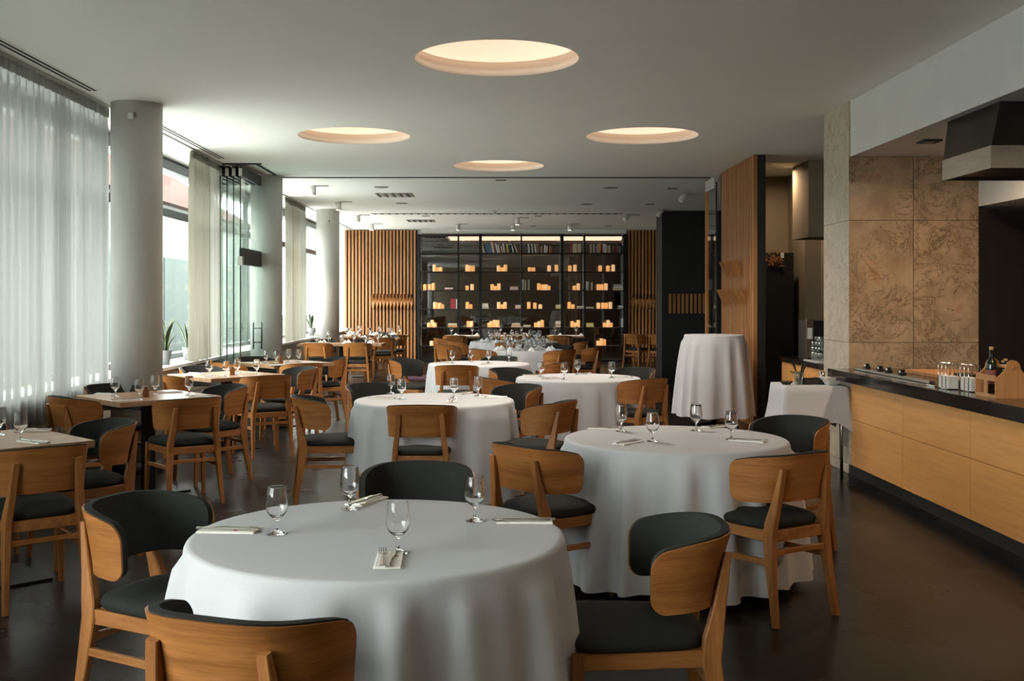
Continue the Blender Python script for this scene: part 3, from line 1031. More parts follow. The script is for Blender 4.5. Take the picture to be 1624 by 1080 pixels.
hd = empty('extractor_hood', (3.1, 6.65, 2.32), 0, 'brushed steel extractor hood hanging over the bar counter', 'extractor hood')
bm = bmesh.new()
yl = 0.71
bot = [(0, 0, 0), (1.1, 0, 0), (1.1, yl, 0), (0, yl, 0)]
mid = [(0, 0, 0.14), (1.1, 0, 0.14), (1.1, yl, 0.14), (0, yl, 0.14)]
top = [(0.07, 0.03, 0.42), (1.03, 0.03, 0.42), (1.03, yl + 0.09, 0.42), (0.07, yl + 0.09, 0.42)]
vb_, vm_, vt_ = ([bm.verts.new(p) for p in q] for q in (bot, mid, top))
for lo, hi in ((vm_, vt_),):
    for k in range(4):
        bm.faces.new((lo[k], lo[(k + 1) % 4], hi[(k + 1) % 4], hi[k]))
bm.faces.new(vt_)
fixn(bm)
fin('canopy', bm, M['hood_dark'], hd)
bm = bmesh.new()
for a, b in (((-0.004, 0), (-0.004, yl)), ):
    bx(bm, -0.006, 0.0, -0.004, yl + 0.004, 0, 0.14)
bx(bm, 1.1, 1.106, 0, yl, 0, 0.14)
bx(bm, 0, 1.1, -0.006, 0, 0, 0.14)
bx(bm, 0, 1.1, yl, yl + 0.006, 0, 0.14)
fin('rim', bm, M['steel'], hd)
box('filter', 0.02, 1.08, 0.02, yl - 0.02, 0.02, 0.03, M['hood_dark'], hd)
o = tag(box('recessed_spot', 3.33, 3.47, 8.25, 8.41, 2.725, 2.739, M['slot']), 'small black square recessed spotlight beside the extractor hood', 'ceiling light')
box('lens', -0.03, 0.03, -0.03, 0.03, -0.003, 0.0, M['steel'], o)

# ------------------------------------------------------------------ chairs
SH_A, SH_B = 0.238, 0.262       # half width, depth of the back shell in plan


def plan(s):
    """s in -1..1 along the shell; returns (x, y, outward normal)"""
    a = s * math.radians(88)
    e = 0.68
    sx, cx_ = math.sin(a), math.cos(a)
    x = SH_A * math.copysign(abs(sx) ** e, sx)
    y = -SH_B * (abs(cx_) ** e) + 0.02
    return x, y


def shell_mesh(off0, off1, ztop, zbot, smax, rc, flare=0.056, ns_=36, nz=8, drop=0.05):
    # positions by arc length
    N = 200
    P = [Vector((*plan(-1 + 2 * i / N), 0)) for i in range(N + 1)]
    L = [0]
    for i in range(N):
        L.append(L[-1] + (P[i + 1] - P[i]).length)
    tot = L[-1]

    def at(s):
        t = (s + 1) / 2 * tot
        i = 0
        while i < N - 1 and L[i + 1] < t:
            i += 1
        k = (t - L[i]) / (L[i + 1] - L[i])
        p = P[i].lerp(P[i + 1], k)
        d = (P[min(i + 2, N)] - P[max(i - 1, 0)]).normalized()
        return p, Vector((d.y, -d.x, 0))
    half = tot / 2
    S = half * smax
    cols = []
    for i in range(ns_ + 1):
        u = math.sin(PI / 2 * (-1 + 2 * i / ns_))
        s = u * S
        e = abs(s)
        k = 0.0
        if e > S - rc:
            q = min(1.0, (e - (S - rc)) / rc)
            k = rc * (1 - math.sqrt(max(0, 1 - q * q)))
        f = (e / S)
        zt = ztop - drop * f ** 2.2 - k
        zb = zbot - 0.012 * f ** 2 + k
        p, n = at(s / half)
        cols.append((p, n, zt, zb))
    bm = bmesh.new()

    def surf(off):
        g = []
        for p, n, zt, zb in cols:
            col = []
            for j in range(nz + 1):
                z = zb + (zt - zb) * j / nz
                fl = flare * max(0.0, (z - zbot) / (ztop - zbot)) ** 1.3
                q = p + n * (off + fl * (0.30 + 0.70 * n.y * n.y))
                col.append(Vector((q.x, q.y, z)))
            g.append(col)
        return g
    go, gi = surf(off0), surf(off1)
    for g, flip in ((go, False), (gi, True)):
        V = [[bm.verts.new(v) for v in c] for c in g]
        for i in range(ns_):
            for j in range(nz):
                q = (V[i][j], V[i + 1][j], V[i + 1][j + 1], V[i][j + 1])
                f = bm.faces.new(q[::-1] if flip else q)
                f.smooth = True
    rim = [(i, nz) for i in range(ns_ + 1)] + [(ns_, j) for j in range(nz - 1, -1, -1)] + [(i, 0) for i in range(ns_ - 1, -1, -1)] + [(0, j) for j in range(1, nz)]
    a = [bm.verts.new(go[i][j]) for i, j in rim]
    b = [bm.verts.new(gi[i][j]) for i, j in rim]
    n = len(rim)
    for k in range(n):
        bm.faces.new((a[k], b[k], b[(k + 1) % n], a[(k + 1) % n]))
    return bm


def seat_mesh():
    bm = bmesh.new()
    seg = 40
    prof = [(0.90, 0.000), (0.975, 0.006), (1.0, 0.022), (0.985, 0.036), (0.93, 0.047), (0.75, 0.055), (0.4, 0.060), (0.0, 0.061)]
    rings = []
    for f, z in prof:
        ring = []
        for i in range(seg):
            a = 2 * PI * i / seg
            c, s = math.cos(a), math.sin(a)
            ex = 0.46
            x = math.copysign(abs(c) ** ex, c)
            y = math.copysign(abs(s) ** ex, s)
            wy = 0.225
            wx = 0.215 + 0.025 * y
            ring.append(Vector((x * wx * f, 0.015 + y * wy * f, z)))
        rings.append(ring)
    V = []
    for r, (f, z) in zip(rings, prof):
        if f == 0:
            V.append([bm.verts.new(r[0])] * seg)
        else:
            V.append([bm.verts.new(v) for v in r])
    bm.faces.new(V[0][::-1])
    for a, b in zip(V, V[1:]):
        for i in range(seg):
            j = (i + 1) % seg
            if b[i] is b[j]:
                f = bm.faces.new((a[i], a[j], b[i]))
            else:
                f = bm.faces.new((a[i], a[j], b[j], b[i]))
            f.smooth = True
    return bm


def make_chair():
    root = empty('dining_chair')
    sh = fin('backrest', shell_mesh(0.0, -0.008, 0.785, 0.562, 0.985, 0.05), M['oak'], root)
    fin('back_pad', shell_mesh(-0.008, -0.034, 0.790, 0.570, 0.975, 0.045), M['fabric'], sh)
    for s in (-1, 1):
        bm = bmesh.new()
        beam(bm, [(s * 0.198, -0.268, 0.0), (s * 0.186, -0.232, 0.22), (s * 0.176, -0.208, 0.40), (s * 0.172, -0.214, 0.46), (s * 0.160, -0.235, 0.56), (s * 0.146, -0.265, 0.722)],
             [(0.013, 0.015), (0.017, 0.022), (0.019, 0.030), (0.019, 0.030), (0.018, 0.020), (0.016, 0.010)])
        fixn(bm)
        fin('rear_leg', bm, M['oak_leg'], root)
        bm = bmesh.new()
        beam(bm, [(s * 0.222, 0.222, 0.0), (s * 0.210, 0.205, 0.36), (s * 0.208, 0.203, 0.432)], [(0.012, 0.012), (0.019, 0.019), (0.019, 0.019)])
        fixn(bm)
        fin('front_leg', bm, M['oak_leg'], root)
        bm = bmesh.new()
        beam(bm, [(s * 0.186, -0.225, 0.285), (s * 0.210, 0.205, 0.275)], (0.009, 0.014), (1, 0, 0))
        fixn(bm)
        fin('side_stretcher', bm, M['oak_y'], root)
    bm = bmesh.new()
    beam(bm, [(-0.184, -0.222, 0.325), (-0.09, -0.205, 0.325), (0.09, -0.205, 0.325), (0.184, -0.222, 0.325)], [(0.011, 0.018), (0.010, 0.012), (0.010, 0.012), (0.011, 0.018)], (0, 1, 0))
    fixn(bm)
    fin('rear_stretcher', bm, M['oak'], root)
    bm = bmesh.new()
    beam(bm, [(-0.20, 0.205, 0.405), (0.20, 0.205, 0.405)], (0.010, 0.026), (0, 1, 0))
    beam(bm, [(-0.17, -0.215, 0.405), (0.17, -0.215, 0.405)], (0.010, 0.026), (0, 1, 0))
    for s in (-1, 1):
        beam(bm, [(s * 0.176, -0.21, 0.405), (s * 0.205, 0.2, 0.405)], (0.010, 0.026), (1, 0, 0))
    bx(bm, -0.16, 0.16, -0.19, 0.19, 0.418, 0.43)
    fixn(bm)
    fin('seat_frame', bm, M['oak_y'], root)
    o = fin('seat', seat_mesh(), M['fabric'], root, (0, 0, 0.430))
    return root


CH0 = make_chair()
CHK = kid_map(CH0)
ch_used = [False]


def chair(x, y, deg, label, group):
    """x, y: middle of the seat; deg: the way the sitter looks (0 = towards the bar, 90 = towards the bookcase)"""
    if not ch_used[0]:
        o = CH0
        ch_used[0] = True
    else:
        o = copy_tree(CH0, CHK)
    o.location = (x, y, 0)
    o.rotation_euler = (0, 0, math.radians(deg - 90))
    tag(o, label, 'chair', group)
    return o


# ------------------------------------------------------------------ round tables with cloths
def cloth_mesh(R, zt, zh, seed, amp=0.045, flare=0.05, n1=13):
    rnd = random.Random(seed)
    ph = [rnd.uniform(0, 2 * PI) for _ in range(5)]
    seg = 240
    bm = bmesh.new()
    rows = [(0.0, 0), (0.5, 0), (0.86, 0), (0.97, 0)]
    prof = [(R * 0.5, zt), (R * 0.86, zt), (R * 0.965, zt), (R * 0.985, zt - 0.001), (R * 0.997, zt - 0.006), (R + 0.003, zt - 0.016), (R + 0.006, zt - 0.04)]
    drop = zt - zh
    for k in range(1, 19):
        prof.append((None, zt - 0.04 - (drop - 0.04) * (k / 18)))
    V = []
    c = bm.verts.new((0, 0, zt))
    for r, z in prof:
        ring = []
        for i in range(seg):
            a = 2 * PI * i / seg
            if r is None:
                d = (zt - z) / drop
                w = (math.cos(n1 * a + ph[0] + 0.8 * math.sin(2 * a + ph[1])) * 0.62 + math.cos((n1 + 6) * a + ph[2] + 1.1 * math.sin(3 * a + ph[3])) * 0.38
                     + 0.4 * math.cos(5 * a + ph[4]))
                w = 2.2 * (0.5 + 0.5 * math.tanh(1.3 * w)) ** 1.3 - 1.0
                g = max(0.0, d - 0.02) ** 0.6
                rr = R + 0.006 + flare * g + amp * w * g
                zz = z + 0.008 * math.cos(7 * a + ph[1]) * d
            else:
                rr, zz = r, z
            ring.append(bm.verts.new((rr * math.cos(a), rr * math.sin(a), zz)))
        V.append(ring)
    for i in range(seg):
        f = bm.faces.new((c, V[0][i], V[0][(i + 1) % seg]))
        f.smooth = True
    for a, b in zip(V, V[1:]):
        for i in range(seg):
            j = (i + 1) % seg
            f = bm.faces.new((a[i], b[i], b[j], a[j]))
            f.smooth = True
    return bm


def round_table(x, y, R, name, seed, top=0.75, hem=0.05, **kw):
    t = empty('round_table', (x, y, 0), 0, 'round pedestal table hidden under the cloth of the ' + name, 'table', 'round tables')
    cyl('tabletop', R - 0.006, top - 0.035, top - 0.004, M['table_edge'], t, seg=64)
    cyl('pedestal', 0.04, 0.02, top - 0.035, M['black'], t)
    cyl('base', 0.26, 0.0, 0.02, M['black'], t, seg=32)
    o = fin('tablecloth', cloth_mesh(R, top, hem, seed, **kw), M['cloth'], None, (x, y, 0))
    tag(o, 'white floor-length cloth over the ' + name, 'tablecloth', 'white round tablecloths')


def wooden_table(x, y, w, d, deg, label, base='plate'):
    t = empty('dining_table', (x, y, 0), math.radians(deg), label, 'table', 'oak tables on the window side')
    box('tabletop', -w / 2, w / 2, -d / 2, d / 2, 0.712, 0.75, M['table_top'], t, 0.002)
    box('pedestal', -0.04, 0.04, -0.04, 0.04, 0.015, 0.70, M['black'], t)
    box('base_plate', -0.24, 0.24, -0.24, 0.24, 0, 0.015, M['black'], t, 0.003)
    box('top_bracket', -0.25, 0.25, -0.05, 0.05, 0.69, 0.712, M['black'], t)
    return t


# ------------------------------------------------------------------ tableware
def goblet():
    bm = bmesh.new()
    # foot, stem, bowl outside, bowl inside
    prof = [(0.0325, 0.0), (0.033, 0.002), (0.018, 0.006), (0.006, 0.012), (0.0048, 0.024), (0.0062, 0.032), (0.0048, 0.040), (0.0075, 0.048),
            (0.020, 0.056), (0.031, 0.070), (0.0355, 0.088), (0.0350, 0.108), (0.0320, 0.132), (0.03015, 0.1508), (0.0300, 0.152), (0.0291, 0.152), (0.02915, 0.1508), (0.0308, 0.132), (0.0337, 0.108),
            (0.0342, 0.088), (0.0298, 0.071), (0.018, 0.059), (0.001, 0.055)]
    lathe(bm, prof, 24)
    o = fin('water_goblet', bm, M['glass'])
    return o


def wine_glass():
    bm = bmesh.new()
    prof = [(0.034, 0.0), (0.034, 0.002), (0.010, 0.006), (0.0035, 0.014), (0.003, 0.085), (0.012, 0.095), (0.030, 0.112), (0.036, 0.135), (0.034, 0.165), (0.0282, 0.2035), (0.028, 0.205),
            (0.027, 0.205), (0.0272, 0.2035), (0.0328, 0.165), (0.0348, 0.135), (0.028, 0.113), (0.001, 0.098)]
    lathe(bm, prof, 16)
    return fin('wine_glass', bm, M['glass'])


def folded_napkin():
    bm = bmesh.new()
    n = 14
    V = []
    for z, s in ((0.0, 1.0), (0.02, 0.8), (0.04, 0.45), (0.06, 0.1)):
        V.append([bm.verts.new((0.045 * s * (1 + (0.25 if i % 2 else -0.2)) * math.cos(2 * PI * i / n), 0.045 * s * (1 + (0.25 if i % 2 else -0.2)) * math.sin(2 * PI * i / n), z)) for i in range(n)])
    bm.faces.new(V[0][::-1])
    for a, b in zip(V, V[1:]):
        for i in range(n):
            bm.faces.new((a[i], a[(i + 1) % n], b[(i + 1) % n], b[i]))
    bm.faces.new(V[-1])
    return fin('folded_napkin', bm, M['linen'])


def fork_mesh():
    bm = bmesh.new()
    beam(bm, [(0, -0.095, 0.004), (0, -0.03, 0.006), (0, 0.035, 0.004), (0, 0.05, 0.003)], [(0.005, 0.0015), (0.0035, 0.0015), (0.003, 0.0012), (0.010, 0.001)], (1, 0, 0))
    bx(bm, -0.0115, 0.0115, 0.05, 0.058, 0.002, 0.0045)
    for k in range(4):
        x = -0.0098 + k * 0.0065
        beam(bm, [(x, 0.057, 0.0032), (x, 0.08, 0.002), (x, 0.098, 0.007)], [(0.0016, 0.001)] * 3, (1, 0, 0))
    fixn(bm)
    return bm


def knife_mesh():
    bm = bmesh.new()
    beam(bm, [(0, -0.10, 0.005), (0, 0.0, 0.005)], [(0.0065, 0.003), (0.0045, 0.0025)], (1, 0, 0))
    beam(bm, [(0, 0.0, 0.005), (0.001, 0.06, 0.005), (0.003, 0.11, 0.004)], [(0.007, 0.0012), (0.0085, 0.0010), (0.002, 0.0006)], (1, 0, 0))
    fixn(bm)
    return bm


def spoon_mesh():
    bm = bmesh.new()
    beam(bm, [(0, -0.095, 0.004), (0, 0.05, 0.005)], [(0.005, 0.0015), (0.003, 0.0015)], (1, 0, 0))
    lathe(bm, [(0.001, -0.001), (0.012, 0.0), (0.0165, 0.005), (0.0155, 0.005), (0.001, 0.002)], 14, 0, 0.068, 0.002)
    fixn(bm)
    return bm


GOB, WIN, NAP = goblet(), wine_glass(), folded_napkin()
FORK = fin('fork', fork_mesh(), M['chrome'])
KNIFE = fin('knife', knife_mesh(), M['chrome'])
bm = bmesh.new()
bx(bm, -0.038, 0.038, -0.095, 0.095, 0, 0.004, 0.0015)
bx(bm, -0.036, 0.038, -0.093, 0.093, 0.004, 0.007, 0.001)
NPK = fin('paper_napkin', bm, M['napkin'])
bm = bmesh.new()
lathe(bm, [(0.008, 0.0071), (0.008, 0.0074)], 10, 0.018, 0.03)
fin('stamp', bm, M['stamp'], NPK)
NPKK = kid_map(NPK)
_first = {}


def put(src, loc, rz, label, cat, group, kids=None):
    if src.name in _first:
        o = copy_tree(src, kids or {})
    else:
        _first[src.name] = 1
        o = src
    o.location = loc
    o.rotation_euler = (0, 0, rz)
    return tag(o, label, cat, group)


def set_place(x, y, deg, where, table, z=0.75):
    """paper napkin with knife and fork; deg = the way the cutlery points"""
    a = math.radians(deg - 90)
    put(NPK, (x, y, z + 0.0006), a, 'cream paper napkin under cutlery, %s of the %s' % (where, table), 'napkin', 'paper napkins with cutlery', NPKK)

    def off(dx, dy, da, s, cat, lb):
        px = x + dx * math.cos(a) - dy * math.sin(a)
        py = y + dx * math.sin(a) + dy * math.cos(a)
        put(s, (px, py, z + 0.0062), a + da, '%s on paper napkin, %s of the %s' % (lb, where, table), cat, cat + 's on the tables')
    off(-0.021, 0.012, 0.05, FORK, 'fork', 'steel fork')
    off(0.006, -0.004, -0.04, KNIFE, 'knife', 'steel knife')


def gob(x, y, where, table, z=0.75):
    put(GOB, (x, y, z + 0.0005), random.uniform(0, 6), 'empty stemmed water glass, %s of the %s' % (where, table), 'glass', 'stemmed water glasses')


T1, T2, T3 = 'front round table', 'round table beside the bar', 'middle round table'
T4, T5, T6, T7 = 'round table facing the black pillar', 'fourth round table', 'many-glassed round table', 'wide round table at the bookcase'
L1, L2, L3, L4 = 'oak table by the sheer curtain', 'oak table by the first column', 'oak table by the potted plant', 'oak table by the glass doors'
round_table(-0.366, 3.45, 0.6, T1, 11, hem=0.04, amp=0.060, flare=0.07, n1=16)
round_table(0.998, 5.83, 0.6, T2, 4, hem=0.05, amp=0.052, flare=0.07, n1=19)
round_table(-0.434, 8.1, 0.6, T3, 7, hem=0.05, amp=0.038, flare=0.05, n1=14)
round_table(0.838, 10.4, 0.6, T4, 21, hem=0.05, amp=0.038, flare=0.05, n1=14)
round_table(-0.15, 12.7, 0.6, T5, 15, hem=0.06, amp=0.038, flare=0.05, n1=13)
round_table(0.50, 16.2, 0.6, T6, 16, hem=0.06, amp=0.038, flare=0.05, n1=13)
round_table(0.41, 19.4, 0.80, T7, 17, hem=0.06, amp=0.038, flare=0.05, n1=15)

# tall bar table with a cloth to the ankles of its star base
tb = empty('tall_bar_table', (2.58, 12.45, 0), 0, 'tall standing table on a black star base under a long white cloth', 'table')
cyl('tabletop', 0.335, 1.07, 1.095, M['table_edge'], tb, seg=48)
cyl('pedestal', 0.03, 0.04, 1.07, M['black'], tb)
bm = bmesh.new()
for k in range(5):
    a = 2 * PI * k / 5 + 0.3
    beam(bm, [(0, 0, 0.07), (0.14 * math.cos(a), 0.14 * math.sin(a), 0.06), (0.32 * math.cos(a), 0.32 * math.sin(a), 0.012)], [(0.03, 0.02), (0.022, 0.014), (0.014, 0.012)], (-math.sin(a), math.cos(a), 0))
fixn(bm)
fin('star_base', bm, M['black'], tb)
o = fin('tablecloth', cloth_mesh(0.34, 1.10, 0.17, 33, amp=0.040, flare=0.10, n1=12), M['cloth'], None, (2.58, 12.45, 0))
tag(o, 'long white cloth draped over the tall standing table', 'tablecloth')

# chairs ----------------------------------------------------------------------------------
GR = 'oak chairs around the round tables'
GL = 'oak chairs along the window side'
D = 'dark-cushioned oak chair '
chs = [
    (-1.13, 3.80, -24, D + 'on the window side of the front round table, cushion facing it', GR),
    (-0.55, 2.66, 70, D + 'with its curved back turned to the viewer, closest of all', GR),
    (-0.32, 4.47, -92, D + 'behind the front round table, only its dark backrest showing', GR),
    (0.46, 3.45, 181, D + 'on the bar side of the front round table', GR),
    (0.30, 5.46, 42, D + 'between the front round table and the round table beside the bar', GR),
    (1.33, 5.23, 121, D + 'at the viewer side of the round table beside the bar', GR),
    (1.72, 6.42, 217, D + 'behind the round table beside the bar, below the serving trolley', GR),
    (0.31, 7.72, 150, D + 'turned diagonally at the bar side of the middle round table', GR),
    (-0.49, 7.56, 90, D + 'back squarely to the viewer at the middle round table', GR),
    (-1.21, 8.05, 12, D + 'standing alone in the aisle at the middle round table', GR),
    (-0.95, 9.00, -60, D + 'behind the middle round table on its window side', GR),
    (0.12, 8.95, 218, D + 'behind the middle round table on its bar side', GR),
    (1.33, 9.98, 128, D + 'turned away, bar side of the round table facing the black pillar', GR),
    (1.42, 11.15, 236, D + 'behind the round table facing the black pillar', GR),
    (0.60, 12.45, 160, D + 'seen curved over the glasses of the black pillar table', GR),
    (0.26, 11.10, -52, D + 'between the fourth window-side round table and the black pillar table', GR),
    (0.18, 9.95, 25, D + 'on the window side of the round table facing the black pillar', GR),
    (-0.39, 12.02, 90, D + 'back squarely to the viewer at the fourth round table', GR),
    (-0.95, 13.05, -30, D + 'in the aisle at the window side of the fourth round table', GR),
    (0.06, 13.45, 250, D + 'behind the fourth round table, backrest just above the cloth', GR),
    (-0.03, 15.85, 30, D + 'on the window side of the many-glassed round table', GR),
    (0.92, 15.55, 128, D + 'at the bar side of the many-glassed round table, back to viewer', GR),
    (1.00, 16.95, 225, D + 'behind the many-glassed round table on its bar side', GR),
    (0.30, 18.35, 90, D + 'back to the viewer at the wide round table before the bookcase', GR),
    (-0.50, 18.85, 25, D + 'at the window side of the wide table, second toward the bookcase', GR),
    (-0.62, 17.35, 40, D + 'apart in the aisle between the window-side and bookcase tables', GR),
    (-0.80, 20.3, 20, D + 'tucked behind others at the window side of the wide table', GR),
    (1.50, 19.0, 155, D + 'at the bar side of the wide round table before the bookcase', GR),
    (1.42, 16.7, 165, D + 'turned sideways on the bar side between the two farthest round tables', GR),
    (1.40, 21.9, 90, D + 'at the bar-side end of the white-runner tables along the bookcase', GR),
    (0.42, 21.9, 90, D + 'at the middle of the white-runner tables along the bookcase', GR),
    (-0.75, 21.9, 90, D + 'at the window-side end of the white-runner tables along the bookcase', GR),
    (3.12, 23.0, 50, D + 'beside the slatted wall, closer to the bookcase', GR),
    (3.60, 22.7, 50, D + 'beside the slatted wall, half hidden by the black pillar', GR),
    # window side
    (-2.33, 5.42, 130, D + 'back to the viewer at the front oak table by the windows', GL),
    (-2.39, 6.24, 222, D + 'behind the front window table with its cushioned inside facing out', GL),
    (-3.12, 6.35, -48, D + 'at the frame edge on the window side of the front oak table', GL),
    (-3.04, 8.12, 45, D + 'tucked under the second window table on its window side', GL),
    (-3.12, 8.95, -48, D + 'behind the second window table, against the sheer curtain', GL),
    (-2.30, 8.02, 124, D + 'fully seen from behind at the second window table', GL),
    (-2.34, 8.92, 218, D + 'behind the second window table on its aisle side', GL),
    (-3.05, 10.48, 45, D + 'beside the first column at the third window table', GL),
    (-3.05, 11.45, -48, D + 'behind the third window table, under the potted plant', GL),
    (-2.22, 10.42, 122, D + 'fully seen from behind at the third window table', GL),
    (-2.17, 11.4, 212, D + 'behind the third window table on its aisle side', GL),
    (-2.95, 12.45, 45, D + 'at the window side of the fourth table by the glass doors', GL),
    (-2.88, 13.35, -50, D + 'behind the fourth window table against the glass doors', GL),
    (-2.22, 12.35, 122, D + 'turned away at the aisle side of the fourth window table', GL),
    (-2.11, 13.3, 205, D + 'behind the fourth window table, cushion toward the windows', GL),
    (-2.92, 18.15, 84, D + 'back to the viewer at the long fifth table, window half', GL),
    (-2.27, 18.15, 94, D + 'back to the viewer at the long fifth table, aisle half', GL),
    (-3.05, 19.35, -90, D + 'facing the viewer across the long fifth table, window half', GL),
    (-2.45, 19.35, -90, D + 'facing the viewer across the long fifth table, aisle half', GL),
    (-2.12, 20.65, 104, D + 'back to the viewer at the long sixth table, aisle half', GL),
    (-2.62, 20.72, 90, D + 'back to the viewer at the long sixth table, window half', GL),
    (-2.15, 21.75, -90, D + 'facing the viewer across the long sixth table, aisle half', GL),
    (-2.02, 22.35, 100, D + 'at the aisle half of the long seventh table by the slatted wall', GL),
    (-2.68, 22.35, 90, D + 'at the window half of the long seventh table by the slatted wall', GL),
    (-2.50, 23.6, -90, D + 'between the seventh table and the slatted wall', GL),
]
for c in chs:
    chair(*c)

# wooden tables on the window side
wooden_table(-2.69, 5.74, 0.80, 0.80, 45, 'square oak table closest to the viewer by the sheer curtain')
wooden_table(-2.70, 8.42, 0.82, 0.82, 43, 'square oak table in front of the first column')
wooden_table(-2.68, 10.83, 0.85, 0.85, 45, 'square oak table below the potted plant on the sill')
wooden_table(-2.50, 12.9, 0.85, 0.85, 45, 'square oak table in front of the folded glass doors')
for x, y, w_, nm in ((-2.60, 18.65, 1.44, 'long oak table beyond the second column'), (-2.47, 21.05, 1.30, 'long oak table between two others near the third column'), (-2.50, 22.95, 1.40, 'long oak table just before the slatted wall')):
    wooden_table(x, y, w_, 0.72, 0, nm)
for x, nm in ((-0.63, 'window-side'), (0.40, 'middle'), (1.55, 'bar-side')):
    t = wooden_table(x, 22.6, 0.75, 0.72, 0, 'small oak table with a white runner before the bookcase, %s one' % nm)
    t['group'] = 'small tables along the bookcase'
    o = box('table_runner', x - 0.32, x + 0.32, 22.22, 22.98, 0.7505, 0.753, M['cloth'])
    tag(o, 'white runner on the %s small table before the bookcase' % nm, 'table runner', 'white table runners')

# place settings
random.seed(12)
WS, BS, VS, FS = 'window side', 'bar side', 'viewer side', 'bookcase side'
for (px, py), s in zip(((439, 847), (555, 808), (631, 877), (753, 826)), (WS, FS, VS, BS)):
    x, y = W(px, py, 0.75)
    gob(x, y, s, T1)
for (px, py, dg), s in zip(((362, 843, -4), (582, 796, 245), (617, 890, 92), (832, 828, 178)), (WS, FS, VS, BS)):
    x, y = W(px, py, 0.75)
    set_place(x, y, dg, s, T1)
for (px, py), s in zip(((985, 684), (1035, 700), (1104, 683), (1160, 697)), (WS, VS, FS, BS)):
    gob(*W(px, py, 0.75), s, T2)
for (px, py, dg), s in zip(((958, 681, -10), (996, 703, 50), (1137, 677, 215), (1186, 700, 150)), (WS, VS, FS, BS)):
    set_place(*W(px, py, 0.75), dg, s, T2)
for (px, py), s in zip(((620, 624), (637, 633), (720, 631), (758, 628)), (FS, WS, VS, BS)):
    gob(*W(px, py, 0.75), s, T3)
for (px, py, dg), s in zip(((606, 632.5, 0), (717, 637, 88), (783, 631, 175), (737, 624, 250)), (WS, VS, BS, FS)):
    set_place(*W(px, py, 0.75), dg, s, T3)
for (px, py), s in zip(((858, 598), (895, 601), (916, 594), (970, 599)), (WS, VS, FS, BS)):
    gob(*W(px, py, 0.75), s, T4)
for (px, py, dg), s in zip(((845, 596, 0), (872, 601, 40), (929, 593, 250), (987, 599, 160)), (WS, VS, FS, BS)):
    set_place(*W(px, py, 0.75), dg, s, T4)
for (px, py), s in zip(((717, 576), (747, 573.5), (775, 575), (807, 573.5)), (WS, FS, VS, BS)):
    gob(*W(px, py, 0.75), s, T5)
for (px, py, dg), s in zip(((704, 576, 10), (770, 578, 60), (818, 575, 170)), (WS, VS, BS)):
    set_place(*W(px, py, 0.75), dg, s, T5)
gl_l = [(L1, [(33, 699, BS), (0, 690, FS)]),
        (L2, [(183, 629, WS), (221, 634, VS), (246, 626, FS), (300, 627, BS)]),
        (L3, [(332, 596, WS), (359, 597.5, VS), (376, 594, FS), (407, 594, BS)]),
        (L4, [(422, 576.5, WS), (438, 577, VS), (457.7, 573.5, FS), (474, 574, BS)])]
for nm, lst in gl_l:
    for px, py, s in lst:
        gob(*W(px, py, 0.75), s, nm)
for nm, lst in ((L1, [(52, 702, -30, BS), (52, 684, 190, FS)]), (L2, [(200, 635.5, 20, VS), (168, 626, -30, WS), (270, 623, 200, FS), (320, 629, 160, BS)]),
                (L3, [(340, 598, 20, VS), (312, 593, -30, WS), (392, 591.5, 200, FS)]), (L4, [(440, 579.3, 20, VS), (408, 576, -30, WS)])):
    for px, py, dg, s in lst:
        set_place(*W(px, py, 0.75), dg, s, nm)
for px, py, nm in ((231.5, 630, L2), (368.5, 595, L3), (445.5, 576, L4)):
    x, y = W(px, py, 0.75)
    b = empty('wooden_block', (x, y, 0.7505), 0.3, 'small brown wooden holder standing on the ' + nm, 'table holder', 'small wooden holders')
    box('block', -0.024, 0.024, -0.024, 0.024, 0, 0.062, M['block_wood'], b, 0.002)
    box('block_top', -0.015, 0.015, -0.018, 0.018, 0.062, 0.082, M['block_wood'], b, 0.002)
# busy tables at the back: wine glasses and folded napkins at every cover
SIDES = ['bar side', 'far bar side', 'bookcase side', 'far window side', 'window side', 'near window side', 'viewer side', 'near bar side']
for nm, cx, cy, R in ((T6, 0.5, 16.2, 0.42), (T7, 0.41, 19.4, 0.6)):
    for k in range(8):
        a = 2 * PI * k / 8 + 0.2
        x, y = cx + R * math.cos(a), cy + R * math.sin(a)
        put(NAP, (x, y, 0.7505), a, 'folded white napkin on the %s of the %s' % (SIDES[k], nm), 'napkin', 'folded cloth napkins')
        put(WIN, (x - 0.16 * math.cos(a + 0.35), y - 0.16 * math.sin(a + 0.35), 0.7505), a, 'tall wine glass on the %s of the %s' % (SIDES[k], nm), 'glass', 'tall wine glasses')
        put(GOB, (x - 0.17 * math.cos(a - 0.5), y - 0.17 * math.sin(a - 0.5), 0.7505), a, 'low stemmed glass on the %s of the %s' % (SIDES[k], nm), 'glass', 'stemmed water glasses')
for yy, nm in ((18.65, 'long fifth table'), (21.05, 'long sixth table'), (22.95, 'long seventh table')):
    for k, (dx, dy) in enumerate(((-0.35, -0.2), (0.08, -0.2), (0.5, -0.2), (-0.35, 0.2), (0.08, 0.2), (0.5, 0.2))):
        w = ('window end', 'middle', 'aisle end')[k % 3] + (', viewer edge' if k < 3 else ', bookcase edge')
        put(NAP, (-2.6 + dx, yy + dy, 0.7505), 0.3 * k, 'folded white cloth napkin, %s of the %s' % (w, nm), 'napkin', 'folded cloth napkins')
        put(WIN, (-2.6 + dx + 0.12, yy + dy * 0.5, 0.7505), 0, 'tall wine glass, %s of the %s' % (w, nm), 'glass', 'tall wine glasses')
        put(GOB, (-2.6 + dx - 0.09, yy + dy * 0.5, 0.7505), 0, 'low stemmed glass, %s of the %s' % (w, nm), 'glass', 'stemmed water glasses')
